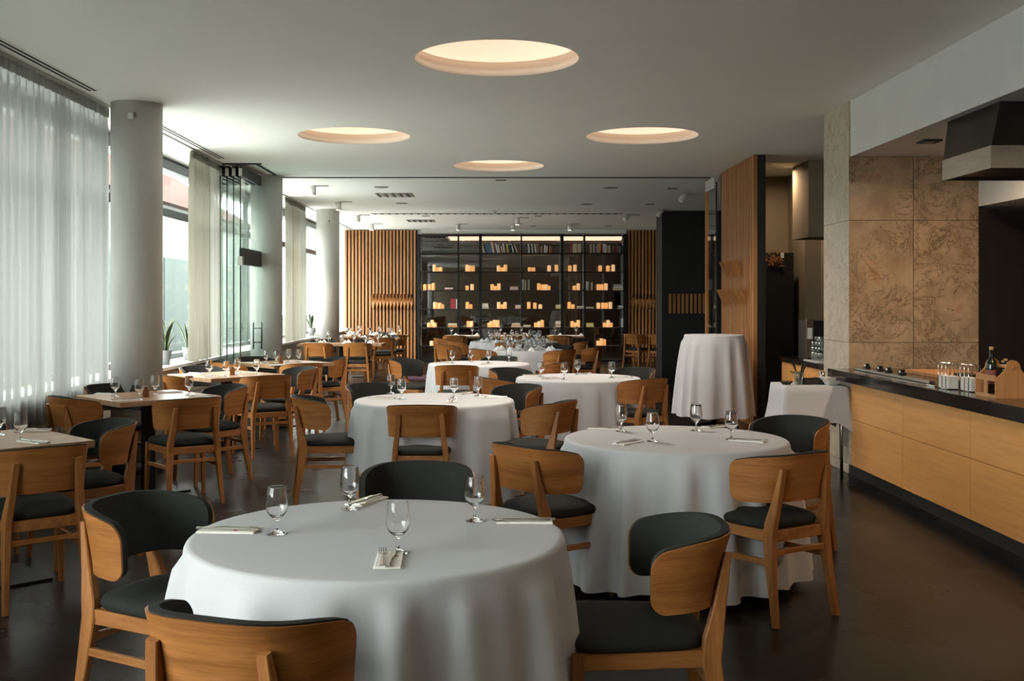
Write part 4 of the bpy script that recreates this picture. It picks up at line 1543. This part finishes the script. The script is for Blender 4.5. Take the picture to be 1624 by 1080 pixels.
for x, nm in ((-0.63, 'window-side'), (0.40, 'middle'), (1.55, 'bar-side')):
    for k in (-1, 1):
        e = 'toward the windows' if k < 0 else 'toward the bar'
        put(WIN, (x + k * 0.22, 22.5, 0.754), 0, 'tall wine glass %s on the %s small table before the bookcase' % (e, nm), 'glass', 'tall wine glasses')
        put(NAP, (x + k * 0.22 + 0.1, 22.42, 0.754), 0, 'folded white napkin %s on the %s small table before the bookcase' % (e, nm), 'napkin', 'folded cloth napkins')

bm = bmesh.new()
lathe(bm, [(0.0, 0.0), (0.7, 0.0), (0.7, 0.012), (0.0, 0.012)], 48, cap0=False, cap1=False)
bmesh.ops.remove_doubles(bm, verts=bm.verts[:], dist=1e-5)
tag(fin('round_rug', bm, M['rug'], None, (-1.25, 20.7, 0)), 'round purple rug on the floor between the window-side tables and the far round tables', 'rug')

# ------------------------------------------------------------------ curtains
def curtain(x, y0, y1, z0, z1, amp, pitch, m, name, label, group, seed=0, heading=True):
    rnd = random.Random(seed)
    n = max(12, int((y1 - y0) / pitch * 10))
    bm = bmesh.new()
    ph = 0.0
    cols = []
    dph = 1.0
    for i in range(n + 1):
        y = y0 + (y1 - y0) * i / n
        if i % 10 == 0:
            dph = rnd.uniform(0.7, 1.35)
            am = rnd.uniform(0.55, 1.15)
        ph += 2 * PI / 10 * dph
        cols.append((y, math.sin(ph) * am, math.sin(ph * 0.23 + 1)))
    zs = [z1, z1 - 0.03, z1 - 0.08, z1 - 0.16, z1 - 0.5, (z0 + z1) / 2, z0 + 0.3, z0]
    V = []
    for k, z in enumerate(zs):
        f = (0.45, 0.5, 0.55, 0.8, 1, 1, 1.05, 1.1)[k]
        V.append([bm.verts.new((x + amp * f * a + 0.012 * b * f, y, z)) for y, a, b in cols])
    for a, b in zip(V, V[1:]):
        for i in range(n):
            q = bm.faces.new((a[i], a[i + 1], b[i + 1], b[i]))
            q.smooth = True
    o = fin(name, bm, m)
    tag(o, label, 'curtain', group)
    if heading:
        bm = bmesh.new()
        V = [[bm.verts.new((x + 0.012 + amp * 0.5 * a, y, z)) for y, a, b in cols] for z in (z1, z1 - 0.075)]
        for i in range(n):
            q = bm.faces.new((V[0][i], V[0][i + 1], V[1][i + 1], V[1][i]))
            q.smooth = True
        fin('heading_tape', bm, M['drape_sheer'], o)
    return o


curtain(-3.43, 2.6, 9.6, 0.56, H - 0.02, 0.032, 0.10, M['sheer'], 'sheer_curtain', 'long sheer white curtain in front of the first windows', 'curtains', 1)
curtain(-3.43, 12.15, 12.95, 0.80, H - 0.02, 0.05, 0.22, M['drape'], 'linen_curtain', 'beige linen curtain gathered behind the first column', 'curtains', 2)
curtain(-3.44, 12.95, 13.6, 0.80, H - 0.02, 0.025, 0.12, M['drape_sheer'], 'sheer_curtain', 'pale sheer curtain beside the glass doors', 'curtains', 3)
curtain(-3.43, 17.7, 19.1, 0.80, H - 0.02, 0.05, 0.22, M['drape'], 'linen_curtain', 'beige linen curtain between the second and third columns', 'curtains', 4)
curtain(-3.44, 19.1, 19.7, 0.80, H - 0.02, 0.025, 0.12, M['drape_sheer'], 'sheer_curtain', 'pale sheer curtain just before the third column', 'curtains', 5)
struct(box('trim_curtain_rail', -3.50, -3.38, -4, YB, H - 0.02, H, M['alu']))

# ------------------------------------------------------------------ folded glass doors
GX = [-3.50, -3.42, -3.335, -3.25, -3.165]
for i, x in enumerate(GX):
    g = empty('glass_door', (x, 13.5, 0), 0, 'folded glass door leaf by the second column, %s of five from the windows' % ORD[i], 'glass door', 'parked folding glass doors')
    box('glass_pane', -0.006, 0.006, 0.0, 1.12, 0.09, 3.06, M['glass_door'], g)
    box('pane_edge', -0.007, 0.007, -0.010, 0.0, 0.0, 3.06, M['dark_frame'], g)
    box('top_rail', -0.02, 0.02, 0.0, 1.12, 3.06, 3.19, M['dark_frame'], g)
    box('rail_cap', -0.022, 0.022, -0.012, 0.0, 3.065, 3.16, M['alu'], g)
    box('bottom_rail', -0.02, 0.02, 0.0, 1.12, 0.01, 0.09, M['dark_frame'], g)
    if i == 4:
        box('lock_rail', -0.025, 0.025, 0.04, 1.12, 1.95, 2.16, M['dark_frame'], g)
        box('lock_case', -0.03, 0.03, -0.03, 0.05, 1.94, 2.05, M['alu'], g)
        for s in (-1, 1):
            bm = bmesh.new()
            tube(bm, [(s * 0.055, 0.98, 0.84), (s * 0.055, 0.98, 1.20)], 0.011, 10)
            for z in (0.93, 1.12):
                tube(bm, [(s * 0.006, 0.98, z), (s * 0.055, 0.98, z)], 0.007, 8)
            h = fin('handle', bm, M['dark_frame'], g)
            h['label'] = 'vertical dark door handle'
struct(box('trim_2', -3.6, -2.9, 13.45, 13.5, H - 0.015, H - 0.001, M['slot']))
struct(box('trim_2', -2.98, -2.95, 13.5, 15.0, H - 0.012, H - 0.001, M['slot']))
struct(box('trim_2', -3.0, 3.05, 14.98, 15.0, H - 0.012, H - 0.001, M['slot']))
struct(box('trim_2', -3.0, 3.05, 15.06, 15.075, H - 0.008, H - 0.001, M['alu']))
g = empty('glass_door', (3.04, 14.52, 0), 0, 'single glass door leaf parked beyond the slatted partition', 'glass door')
box('glass_pane', -0.006, 0.006, 0.0, 0.6, 0.09, 3.0, M['glass_door'], g)
box('pane_edge', -0.010, 0.010, -0.012, 0.0, 0.0, 3.1, M['dark_frame'], g)
box('top_rail', -0.03, 0.02, 0.0, 0.6, 3.02, 3.17, M['alu'], g)
box('wooden_edge', -0.02, 0.02, 0.6, 0.66, 0, 3.19, M['slat'], g)

# ------------------------------------------------------------------ ceiling fittings
def slot_vent(x, y0, y1, label):
    o = empty('slot_vent', (x, y0, H), 0, label, 'ceiling vent', 'slot vents in the ceiling')
    box('vent_frame', -0.055, 0.055, 0, y1 - y0, -0.004, -0.0005, M['ceiling'], o)
    for dx in (-0.022, 0.022):
        box('slot', dx - 0.012, dx + 0.012, 0.01, y1 - y0 - 0.01, -0.006, -0.004, M['slot'], o)


slot_vent(-3.27, 3.0, 8.8, 'double slot air vent above the sheer curtain in front of the first column')
slot_vent(-3.27, 9.75, 13.0, 'double slot air vent in the ceiling just past the first column')
o = empty('long_slot_vent', (0, 21.3, H), 0, 'long slotted air diffuser across the ceiling before the bookcase', 'ceiling vent')
box('vent_frame', -2.4, 2.6, -0.08, 0.08, -0.006, -0.0005, M['grille'], o)
for k in range(34):
    box('fin', -2.35 + k * 0.145, -2.35 + k * 0.145 + 0.05, -0.07, 0.07, -0.012, -0.006, M['slot'], o)
for i, (x, y) in enumerate(((-1.58, 17.5), (-1.53, 23.2))):
    v = empty('ceiling_grille', (x, y, H), 0, 'square louvred ceiling grille %s' % ('closer to the partition track' if i == 0 else 'closer to the bookcase'), 'ceiling vent', 'square ceiling grilles')
    box('grille_frame', -0.3, 0.3, -0.3, 0.3, -0.008, -0.0005, M['grille'], v)
    for k in range(9):
        box('louvre', -0.27 + k * 0.06, -0.27 + k * 0.06 + 0.02, -0.27, 0.27, -0.016, -0.008, M['light_metal'] if k % 2 else M['slot'], v)
names = ['closest to the second column', 'second along the window side', 'third along the window side', 'fourth along the window side, before the slats', 'above the window end of the bookcase',
         'above the middle of the bookcase', 'above the bar end of the bookcase', 'one row before the middle bookcase spot']
for (x, y), nm in zip(((-2.69, 16.1), (-2.68, 18.7), (-2.7, 21.6), (-2.7, 24.1), (-0.76, 24.1), (0.47, 24.1), (1.75, 24.1), (0.53, 22.3)), names):
    s = empty('spotlight', (x, y, H), 0, 'white cylinder ceiling spotlight ' + nm, 'spotlight', 'white cylinder spotlights')
    cyl('spot_body', 0.05, -0.15, -0.012, M['light_metal'], s)
    cyl('spot_lens', 0.038, -0.152, -0.15, M['spot_glow'], s)
    box('spot_box', 0.03, 0.24, -0.03, 0.03, -0.012, -0.0005, M['grille'], s)
for i, (x, y) in enumerate(((2.72, 21.4), (3.1, 17.2), (3.2, 20.2))):
    nm = ('tilted by the end of the long slotted diffuser', 'tilted beside the parked glass leaf', 'tilted above the black pillar')[i]
    s = empty('spotlight', (x, y, H), 0.4, 'white ceiling spotlight ' + nm, 'spotlight', 'tilted white spotlights')
    bm = bmesh.new()
    tube(bm, [(0, 0, -0.03), (-0.09, 0, -0.13)], 0.045, 16)
    fin('spot_body', bm, M['light_metal'], s)
    box('spot_box', 0.0, 0.26, -0.03, 0.03, -0.03, -0.0005, M['light_metal'], s)
for i, (x, y, n) in enumerate(((-1.68, 16.3, 'near the second column'), (1.82, 16.4, 'on the bar side near the track'), (-1.6, 19.0, 'beyond the front square grille'), (1.7, 19.2, 'on the bar side, deeper in the room'))):
    bm = bmesh.new()
    lathe(bm, [(0.10, -0.008), (0.115, -0.0005)], 32)
    tag(fin('ceiling_speaker', bm, M['grille'], None, (x, y, H)), 'flat round ceiling loudspeaker ' + n, 'loudspeaker', 'round ceiling loudspeakers')
for i, (x, y, n) in enumerate(((0.13, 15.35, 'in the middle, next to the partition track'), (2.78, 16.5, 'on the bar side near the glass leaf'), (2.83, 19.2, 'on the bar side near the black pillar'),
                               (-1.35, 21.9, 'behind the window half of the diffuser'), (0.95, 21.9, 'behind the middle of the diffuser'), (0.95, 24.8, 'over the middle of the bookcase'), (2.7, 24.8, 'over the bar end of the bookcase'))):
    o = empty('recessed_downlight', (x, y, H), 0, 'small black rectangular recessed downlight ' + n, 'ceiling light', 'black recessed downlights')
    box('trim_ring', -0.075, 0.075, -0.045, 0.045, -0.006, -0.0005, M['slot'], o)
    box('lamp_insert', -0.03, 0.03, -0.03, 0.03, -0.010, -0.006, M['grille'], o)
o = empty('smoke_detector', (0.04, 20.6, H), 0, 'small round smoke detector before the slotted diffuser', 'smoke detector')
bm = bmesh.new()
lathe(bm, [(0.03, -0.07), (0.055, -0.03), (0.055, -0.0005)], 24)
fin('detector_body', bm, M['light_metal'], o)
for (cy, z, nm) in ((9.42, 3.08, 'first'), (20.4, 2.98, 'third')):
    s = empty('wall_sensor', (-3.12 + 0.03, cy - 0.225, z), 0, 'small white box sensor fixed high on the %s column' % nm, 'sensor', 'column sensors')
    box('sensor_body', -0.025, 0.02, -0.03, 0.01, -0.03, 0.025, M['light_metal'], s, 0.004)
    box('sensor_mount', 0.02, 0.036, -0.015, 0.015, -0.005, 0.03, M['grille'], s)

# ------------------------------------------------------------------ potted plants
def plant(x, y, z, s, n, seed, label):
    rnd = random.Random(seed)
    t = empty('potted_plant', (x, y, z), 0, label, 'plant', 'snake plants on the window sill')
    bm = bmesh.new()
    lathe(bm, [(0.06 * s, 0), (0.085 * s, 0.17 * s), (0.078 * s, 0.17 * s), (0.074 * s, 0.15 * s)], 24)
    fin('pot', bm, M['pot'], t)
    cyl('soil', 0.073 * s, 0.14 * s, 0.152 * s, M['soil'], t)
    for k in range(n):
        a = rnd.uniform(0, 2 * PI)
        r = rnd.uniform(0.0, 0.045) * s
        h = rnd.uniform(0.24, 0.42) * s
        w = rnd.uniform(0.018, 0.026) * s
        ln = rnd.uniform(0.05, 0.20) * s
        tw = rnd.uniform(-0.6, 0.6)
        bm = bmesh.new()
        rows = []
        for q in range(9):
            f = q / 8
            ww = w * (0.65 + 0.6 * f) * (1 - f ** 4) + 0.0005
            d = a + PI / 2 + tw * f
            c = Vector((math.cos(a) * (r + ln * f * f), math.sin(a) * (r + ln * f * f), 0.15 * s + h * f))
            sd = Vector((math.cos(d), math.sin(d), 0))
            no = Vector((-math.sin(d), math.cos(d), 0)) * (0.006 * s)
            rows.append([bm.verts.new(c - sd * ww), bm.verts.new(c - sd * ww * 0.78 + no * 0.5), bm.verts.new(c + no), bm.verts.new(c + sd * ww * 0.78 + no * 0.5), bm.verts.new(c + sd * ww)])
        for u, v in zip(rows, rows[1:]):
            for q in range(4):
                f_ = bm.faces.new((u[q], u[q + 1], v[q + 1], v[q]))
                f_.smooth = True
                f_.material_index = 1 if q in (0, 3) else 0
        fin('leaf', bm, [M['leaf'], M['leaf_edge']], t)


plant(-3.62, 11.85, 0.785, 0.95, 22, 2, 'snake plant in a grey pot on the sill beside the first column')
plant(-3.62, 12.8, 0.785, 0.9, 9, 5, 'second snake plant, half behind the beige linen curtain')
plant(-3.60, 21.4, 0.785, 0.95, 14, 9, 'snake plant in a dark pot on the sill by the third column')
plant(-3.64, 16.9, 0.785, 0.9, 9, 6, 'snake plant on the sill just past the second column')

# ------------------------------------------------------------------ outside
struct(box('bounce_strip_outside', -8.2, -4.3, -8, 34, -0.05, -0.015, M['bounce_strip']))  # unseen reflector added below sill level, throws daylight up onto the ceiling
struct(box('ground_outside', -60, -4.3, -4.3, 110, -0.4, -0.02, M['ext_ground']))
struct(box('ground_outside', -60, 40, -40, -4.3, -0.4, -0.02, M['ext_ground']))
nb = empty('neighbour_building', (-14, 46, -0.02), 0, 'pale house with a red tiled roof across the street', 'building')
box('facade', -9, 0, -14, 16, 0, 5.6, M['ext_render'], nb)
bm = bmesh.new()
pts = [(0.5, -14.4, 5.6), (0.5, 16.4, 5.6), (-9.5, 16.4, 5.6), (-9.5, -14.4, 5.6)]
v = [bm.verts.new(p) for p in pts]
r0, r1 = bm.verts.new((-4.5, -9, 9.0)), bm.verts.new((-4.5, 11, 9.0))
bm.faces.new((v[0], v[1], r1, r0))
bm.faces.new((v[2], v[3], r0, r1))
bm.faces.new((v[3], v[0], r0))
bm.faces.new((v[1], v[2], r1))
bm.faces.new(v[::-1])
fixn(bm)
fin('roof', bm, M['ext_roof'], nb)
for k in range(8):
    y = -12.5 + k * 3.4
    for z in (0.9, 3.0):
        w = box('window', -0.02, 0.03, y, y + 1.1, z, z + 1.3, M['porcelain'], nb)
        box('pane', 0.0, 0.03, -0.48, 0.48, 0.07, 1.23, M['ext_window'], w)
nb = empty('neighbour_building', (-15, 16, -0.02), 0, 'rendered two-storey building seen through the sheer curtain', 'building')
box('facade', -8, 0, -11, 11, 0, 4.6, M['ext_render'], nb)
bm = bmesh.new()
pts = [(0.5, -11.4, 4.6), (0.5, 11.4, 4.6), (-8.5, 11.4, 4.6), (-8.5, -11.4, 4.6)]
v = [bm.verts.new(p) for p in pts]
r0, r1 = bm.verts.new((-4, -7, 7.2)), bm.verts.new((-4, 7, 7.2))
bm.faces.new((v[0], v[1], r1, r0))
bm.faces.new((v[2], v[3], r0, r1))
bm.faces.new((v[3], v[0], r0))
bm.faces.new((v[1], v[2], r1))
bm.faces.new(v[::-1])
fixn(bm)
fin('roof', bm, M['ext_roof'], nb)
for k in range(6):
    y = -9.5 + k * 3.3
    for z in (0.8, 2.8):
        w = box('window', -0.02, 0.03, y, y + 1.2, z, z + 1.3, M['porcelain'], nb)
        box('pane', 0.0, 0.03, -0.53, 0.53, 0.07, 1.23, M['ext_window'], w)
gg = empty('garage_block', (-9.5, 35, -0.02), 0, 'low pale grey clad garage with a ribbed gate outside the window', 'building')
box('wall', -4, 0, -11, 12, 0, 3.75, M['ext_wall'], gg)
for k in range(7):
    y = -10.4 + k * 3.2
    box('gate', 0.0, 0.05, y, y + 2.9, 0, 2.75, M['ext_dark'], gg)
    box('joint', 0.0, 0.02, y + 2.98, y + 3.04, 0, 3.7, M['dark_frame'], gg)

# ------------------------------------------------------------------ on the bar counter
ZC = 0.912
cd = empty('wooden_caddy', (3.12, 6.55, ZC), 0, 'light wooden bottle carrier with a dowel handle on the bar', 'bottle carrier')


def side_panel(y, nm):
    bm = bmesh.new()
    out = [(-0.105, 0), (0.105, 0), (0.105, 0.10)]
    for k in range(9):      # shoulder curve up to the rounded top
        t = k / 8
        x = 0.105 - 0.062 * (0.5 - 0.5 * math.cos(PI * t))
        out.append((x, 0.10 + 0.085 * t))
    for k in range(1, 12):
        a = PI * k / 12
        out.append((0.043 * math.cos(a), 0.185 + 0.043 * math.sin(a)))
    for k in range(9):
        t = 1 - k / 8
        x = 0.105 - 0.062 * (0.5 - 0.5 * math.cos(PI * t))
        out.append((-x, 0.10 + 0.085 * t))
    out.append((-0.105, 0.10))
    a = [bm.verts.new((x, y - 0.006, z)) for x, z in out]
    b = [bm.verts.new((x, y + 0.006, z)) for x, z in out]
    bm.faces.new(a)
    bm.faces.new(b[::-1])
    n = len(out)
    for k in range(n):
        bm.faces.new((a[k], b[k], b[(k + 1) % n], a[(k + 1) % n]))
    bmesh.ops.remove_doubles(bm, verts=bm.verts[:], dist=1e-6)
    fixn(bm)
    fin(nm, bm, M['box_wood'], cd)


side_panel(-0.13, 'end_panel')
side_panel(0.13, 'end_panel')
box('base', -0.10, 0.10, -0.125, 0.125, 0.004, 0.014, M['box_wood'], cd)
bm = bmesh.new()
bx(bm, -0.105, -0.097, -0.125, 0.125, 0.0, 0.02)
bx(bm, -0.105, -0.097, -0.125, 0.125, 0.10, 0.135)
bx(bm, -0.105, -0.097, -0.02, 0.02, 0.02, 0.10)
fin('side_rail', bm, M['box_wood'], cd)
bm = bmesh.new()
bx(bm, 0.097, 0.105, -0.125, 0.125, 0.0, 0.135)
fin('side_rail', bm, M['box_wood'], cd)
bm = bmesh.new()
tube(bm, [(0, -0.15, 0.185), (0, 0.15, 0.185)], 0.010, 12)
fin('dowel', bm, M['box_wood'], cd)


def bottle(x, y, h, r, label):
    o = empty('bottle', (x, y, ZC + 0.015), 0, label, 'bottle', 'dark bottles in the wooden carrier')
    bm = bmesh.new()
    lathe(bm, [(r, 0), (r, h * 0.6), (r * 0.85, h * 0.68), (r * 0.36, h * 0.78), (r * 0.34, h * 0.95)], 20)
    fin('bottle_body', bm, M['bottle'], o)
    cyl('stopper', r * 0.42, h * 0.93, h, M['cork'], o)
    bm = bmesh.new()
    lathe(bm, [(r + 0.0008, h * 0.2), (r + 0.0008, h * 0.5)], 20, cap0=False, cap1=False)
    fin('label_band', bm, M['label'], o)


bottle(3.085, 6.62, 0.285, 0.032, 'tall dark oil bottle with a cork stopper in the wooden carrier')
bottle(3.145, 6.56, 0.215, 0.028, 'shorter dark bottle with a stopper in the wooden carrier')
bottle(3.165, 6.635, 0.20, 0.026, 'small dark bottle at the back of the wooden carrier')
# wire racks with paper napkins
for i, (x, y) in enumerate(((3.08, 7.12), (3.14, 6.92))):
    r = empty('wire_rack', (x, y, ZC), 0, 'chrome wire stand on the bar, %s' % ('farther from the wooden carrier' if i == 0 else 'next to the wooden carrier'), 'wire rack', 'chrome wire stands')
    bm = bmesh.new()
    for yy in (-0.06, 0.0, 0.06):
        tube(bm, [(-0.09, yy, 0.003), (-0.09, yy, 0.165), (-0.082, yy, 0.172), (-0.02, yy, 0.172), (-0.012, yy, 0.165), (-0.012, yy, 0.003)], 0.0028, 6)
    tube(bm, [(-0.09, -0.08, 0.004), (-0.09, 0.08, 0.004)], 0.003, 6)
    tube(bm, [(-0.012, -0.08, 0.004), (-0.012, 0.08, 0.004)], 0.003, 6)
    fin('wire', bm, M['chrome'], r)
    st = empty('napkin_stack', (x - 0.05, y, ZC + 0.006), 0, 'stack of white paper napkins in the wire stand %s the carrier' % ('away from' if i == 0 else 'beside'), 'napkins', 'stacks of paper napkins')
    for k in range(7):
        box('sheet', -0.033, 0.033, -0.085, 0.085, k * 0.012, k * 0.012 + 0.0105, M['napkin'], st, 0.002)
# steel rail with clips, knives and boards
rl = empty('steel_rail', (3.08, 7.5, ZC), 0, 'long brushed steel rail with black clips lying along the bar edge', 'rail')
bm = bmesh.new()
beam(bm, [(0.0, 0.0, 0.012), (0.0, 1.55, 0.012)], (0.02, 0.011), (1, 0, 0))
fin('bar', bm, M['steel'], rl)
for y in (0.55, 0.82, 1.0, 1.3):
    bm = bmesh.new()
    bx(bm, -0.022, 0.022, y - 0.03, y + 0.03, 0.022, 0.045, 0.004)
    bx(bm, -0.016, 0.016, y - 0.02, y + 0.02, 0.045, 0.068, 0.006)
    fin('clip', bm, M['dark_plastic'], rl)
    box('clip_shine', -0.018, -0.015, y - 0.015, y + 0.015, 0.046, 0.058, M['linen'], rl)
for k, (x, y) in enumerate(((3.22, 7.45), (3.27, 7.62))):
    bm = bmesh.new()
    bx(bm, -0.022, 0.022, -0.035, 0.035, 0, 0.03, 0.004)
    bx(bm, -0.014, 0.014, -0.02, 0.02, 0.03, 0.05, 0.005)
    tag(fin('black_clip', bm, M['dark_plastic'], None, (x, y, ZC)), 'loose black clip on the bar, %s from the wire stands' % ORD[k], 'clip', 'loose black clips')
for k, (x, y) in enumerate(((3.02, 7.28), (3.0, 7.38))):
    bm = bmesh.new()
    beam(bm, [(0, -0.14, 0.006), (0, 0.0, 0.006)], (0.010, 0.005), (1, 0, 0))
    beam(bm, [(0, 0.0, 0.006), (0, 0.2, 0.004)], [(0.014, 0.0015), (0.003, 0.001)], (1, 0, 0))
    tag(fin('serving_knife', bm, M['chrome'], None, (x, y, ZC)), 'long steel serving knife at the bar edge, %s from the wire stands' % ORD[k], 'knife', 'serving knives on the bar')
tag(box('cutting_board', 3.35, 3.75, 7.2, 8.7, ZC, ZC + 0.03, M['box_wood'], None, 0.004), 'long pale wooden board lying behind the steel rail on the bar', 'cutting board')
tag(box('black_case', 3.40, 3.52, 7.6, 7.9, ZC + 0.0305, ZC + 0.055, M['dark_plastic'], None, 0.003), 'small flat black case on the wooden board', 'case')

# ------------------------------------------------------------------ serving trolley with cloth
tr = empty('serving_trolley', (2.72, 9.2, 0), 0, 'small serving table under a white cloth against the limestone pillar', 'serving table')
for x in (-0.22, 0.22):
    for y in (-0.19, 0.19):
        cyl('leg', 0.014, 0, 0.76, M['steel'], tr, (x, y, 0), 12)
box('tray_top', -0.255, 0.255, -0.23, 0.23, 0.757, 0.772, M['steel'], tr)
bm = bmesh.new()
n = 24


def rect_cloth(hx, hy, zt, hem):
    """square cloth thrown over a small top: corners hang lower"""
    V = []
    seg = 96
    for k, f in enumerate((0.0, 0.5, 0.97, 1.0, 1.02, 1.03, 1.06, 1.10, 1.14)):
        ring = []
        for i in range(seg):
            a = 2 * PI * i / seg
            c, s = math.cos(a), math.sin(a)
            m_ = max(abs(c), abs(s))
            x, y = c / m_, s / m_
            corner = max(0.0, (min(abs(x), abs(y)) - 0.55) / 0.45)
            w = math.cos(a * 9 + 1) * 0.008
            if k <= 3:
                ring.append(Vector((x * hx * f, y * hy * f, zt - (0.004 if k == 3 else 0))))
            else:
                d = (k - 3) / 5
                hh = hem * (1 + 0.35 * corner)
                q = f + (w + 0.10 * corner) * d
                ring.append(Vector((x * hx * q, y * hy * q, zt - hh * d - 0.004)))
        V.append([bm.verts.new(v) for v in ring] if f else None)
    c = bm.verts.new((0, 0, zt))
    for i in range(seg):
        bm.faces.new((c, V[1][i], V[1][(i + 1) % seg])).smooth = True
    for a, b in zip(V[1:], V[2:]):
        for i in range(seg):
            bm.faces.new((a[i], b[i], b[(i + 1) % seg], a[(i + 1) % seg])).smooth = True


rect_cloth(0.265, 0.24, 0.780, 0.30)
tag(fin('tablecloth', bm, M['cloth'], None, (2.72, 9.2, 0)), 'short white cloth with hanging corners over the serving table', 'tablecloth')
ZT = 0.781
o = empty('cutlery_jar', (2.62, 9.14, ZT), 0, 'glass jar holding dark-handled tools on the serving table', 'jar')
bm = bmesh.new()
lathe(bm, [(0.035, 0), (0.042, 0.11), (0.039, 0.11), (0.032, 0.004)], 20)
fin('jar_wall', bm, M['water'], o)
for dx, dy in ((0.03, 0.01), (-0.02, 0.01), (0.01, -0.02)):
    bm = bmesh.new()
    beam(bm, [(0, 0, 0.006), (dx * 1.2, dy, 0.11), (dx * 2.2, dy * 2, 0.18)], [(0.004, 0.002), (0.006, 0.004), (0.010, 0.006)])
    fin('tool', bm, M['dark_plastic'], o)
o = empty('serving_tray', (2.76, 9.22, ZT), 0, 'dark rectangular tray with rolled cutlery on the serving table', 'tray')
bm = bmesh.new()
bx(bm, -0.11, 0.11, -0.09, 0.09, 0, 0.006)
bx(bm, -0.11, -0.10, -0.09, 0.09, 0.006, 0.045)
bx(bm, 0.10, 0.11, -0.09, 0.09, 0.006, 0.045)
bx(bm, -0.11, 0.11, -0.09, -0.082, 0.006, 0.045)
bx(bm, -0.11, 0.11, 0.082, 0.09, 0.006, 0.045)
fin('tray_body', bm, M['brown_dark'], o)
o = empty('square_bowl', (2.88, 9.10, ZT), 0.2, 'white square porcelain bowl on the serving table', 'bowl')
bm = bmesh.new()
V = []
for hw, z in ((0.035, 0.0), (0.075, 0.065), (0.071, 0.067), (0.032, 0.006)):
    V.append([bm.verts.new((sx * hw, sy * hw, z)) for sx, sy in ((-1, -1), (1, -1), (1, 1), (-1, 1))])
bm.faces.new(V[0][::-1])
for a, b in zip(V, V[1:]):
    for i in range(4):
        bm.faces.new((a[i], a[(i + 1) % 4], b[(i + 1) % 4], b[i]))
bm.faces.new(V[-1])
fin('bowl_body', bm, M['porcelain'], o)
bm = bmesh.new()
for k in range(6):
    a = k * 1.1
    tube(bm, [(0.02 * math.cos(a), 0.02 * math.sin(a), 0.012), (0.05 * math.cos(a), 0.04 * math.sin(a), 0.03)], [0.015, 0.008], 8)
tag(fin('cleaning_cloth', bm, M['brown_dark'], None, (2.50, 9.10, ZT)), 'crumpled dark cloth at the window-side corner of the serving table', 'cloth')
tag(cyl('steel_cup', 0.028, 0, 0.10, M['steel'], None, (2.87, 9.32, ZT)), 'tall steel cup behind the white bowl on the serving table', 'cup')

# ------------------------------------------------------------------ sideboard beyond the pillar
sb = empty('sideboard', (3.30, 10.45, 0), 0, 'oak sideboard with a black top in the alcove beyond the limestone pillar', 'sideboard')
box('body', 0.02, 0.85, 0.0, 1.75, 0.08, 0.81, M['brown_dark'], sb)
for a, b in ((0.0, 0.87), (0.875, 1.75)):
    d = box('door', 0.0, 0.02, a + 0.003, b - 0.003, 0.09, 0.80, M['maple'], sb)
    box('handle', -0.022, -0.012, -0.08, 0.08, 0.62, 0.63, M['steel'], d)
box('plinth', 0.05, 0.85, 0.0, 1.75, 0, 0.08, M['black'], sb)
box('top', -0.02, 0.87, -0.02, 1.78, 0.81, 0.86, M['black_stone'], sb)
ZS = 0.8605
cm = empty('coffee_machine', (3.40, 11.75, ZS), 0, 'black coffee machine with a tall steel front on the sideboard', 'coffee machine')
box('machine_body', 0.02, 0.32, -0.15, 0.2, 0, 0.42, M['dark_plastic'], cm)
box('front_plate', 0.0, 0.075, -0.17, -0.15, 0.02, 0.44, M['steel'], cm)
box('button_panel', 0.01, 0.06, -0.176, -0.17, 0.22, 0.34, M['porcelain'], cm)
box('drip_tray', 0.0, 0.2, -0.22, -0.15, 0, 0.02, M['dark_plastic'], cm)
wb = empty('water_boiler', (3.42, 10.62, ZS), 0, 'steel water boiler with gauge tube and black tap on the sideboard', 'water boiler')
bm = bmesh.new()
lathe(bm, [(0.11, 0), (0.11, 0.02), (0.10, 0.03), (0.10, 0.40), (0.105, 0.41), (0.06, 0.43), (0.01, 0.44)], 32)
fin('boiler_body', bm, M['steel'], wb)
for dx in (-0.115, -0.085):
    cyl('gauge_tube', 0.007, 0.12, 0.40, M['chrome'], wb, (dx, -0.06, 0), 10)
bm = bmesh.new()
tube(bm, [(-0.09, -0.05, 0.10), (-0.15, -0.08, 0.10), (-0.15, -0.08, 0.06)], 0.012, 10)
tube(bm, [(-0.15, -0.08, 0.11), (-0.21, -0.10, 0.15)], 0.008, 8)
fin('tap', bm, M['dark_plastic'], wb)
tag(box('glass_tray', 3.30, 3.56, 10.85, 11.35, ZS, ZS + 0.012, M['porcelain'], None, 0.003), 'white tray under the stacked tumblers on the sideboard', 'tray')
bm = bmesh.new()
lathe(bm, [(0.024, 0), (0.033, 0.085), (0.031, 0.085), (0.022, 0.006)], 14)
TUM = fin('tumbler', bm, M['water'])
tcount = 0
for r_, (x, y) in enumerate(((3.36, 10.95), (3.36, 11.06), (3.36, 11.18), (3.44, 10.98), (3.44, 11.12))):
    for k in range(4 if r_ in (0, 1, 3) else 3):
        put(TUM, (x, y, ZS + 0.013 + k * 0.055 + (0.0005)), 0, 'clear tumbler, %s from below in upright stack %s on the sideboard tray' % (POS[k], ORD[r_]), 'glass', 'stacked tumblers on the sideboard')
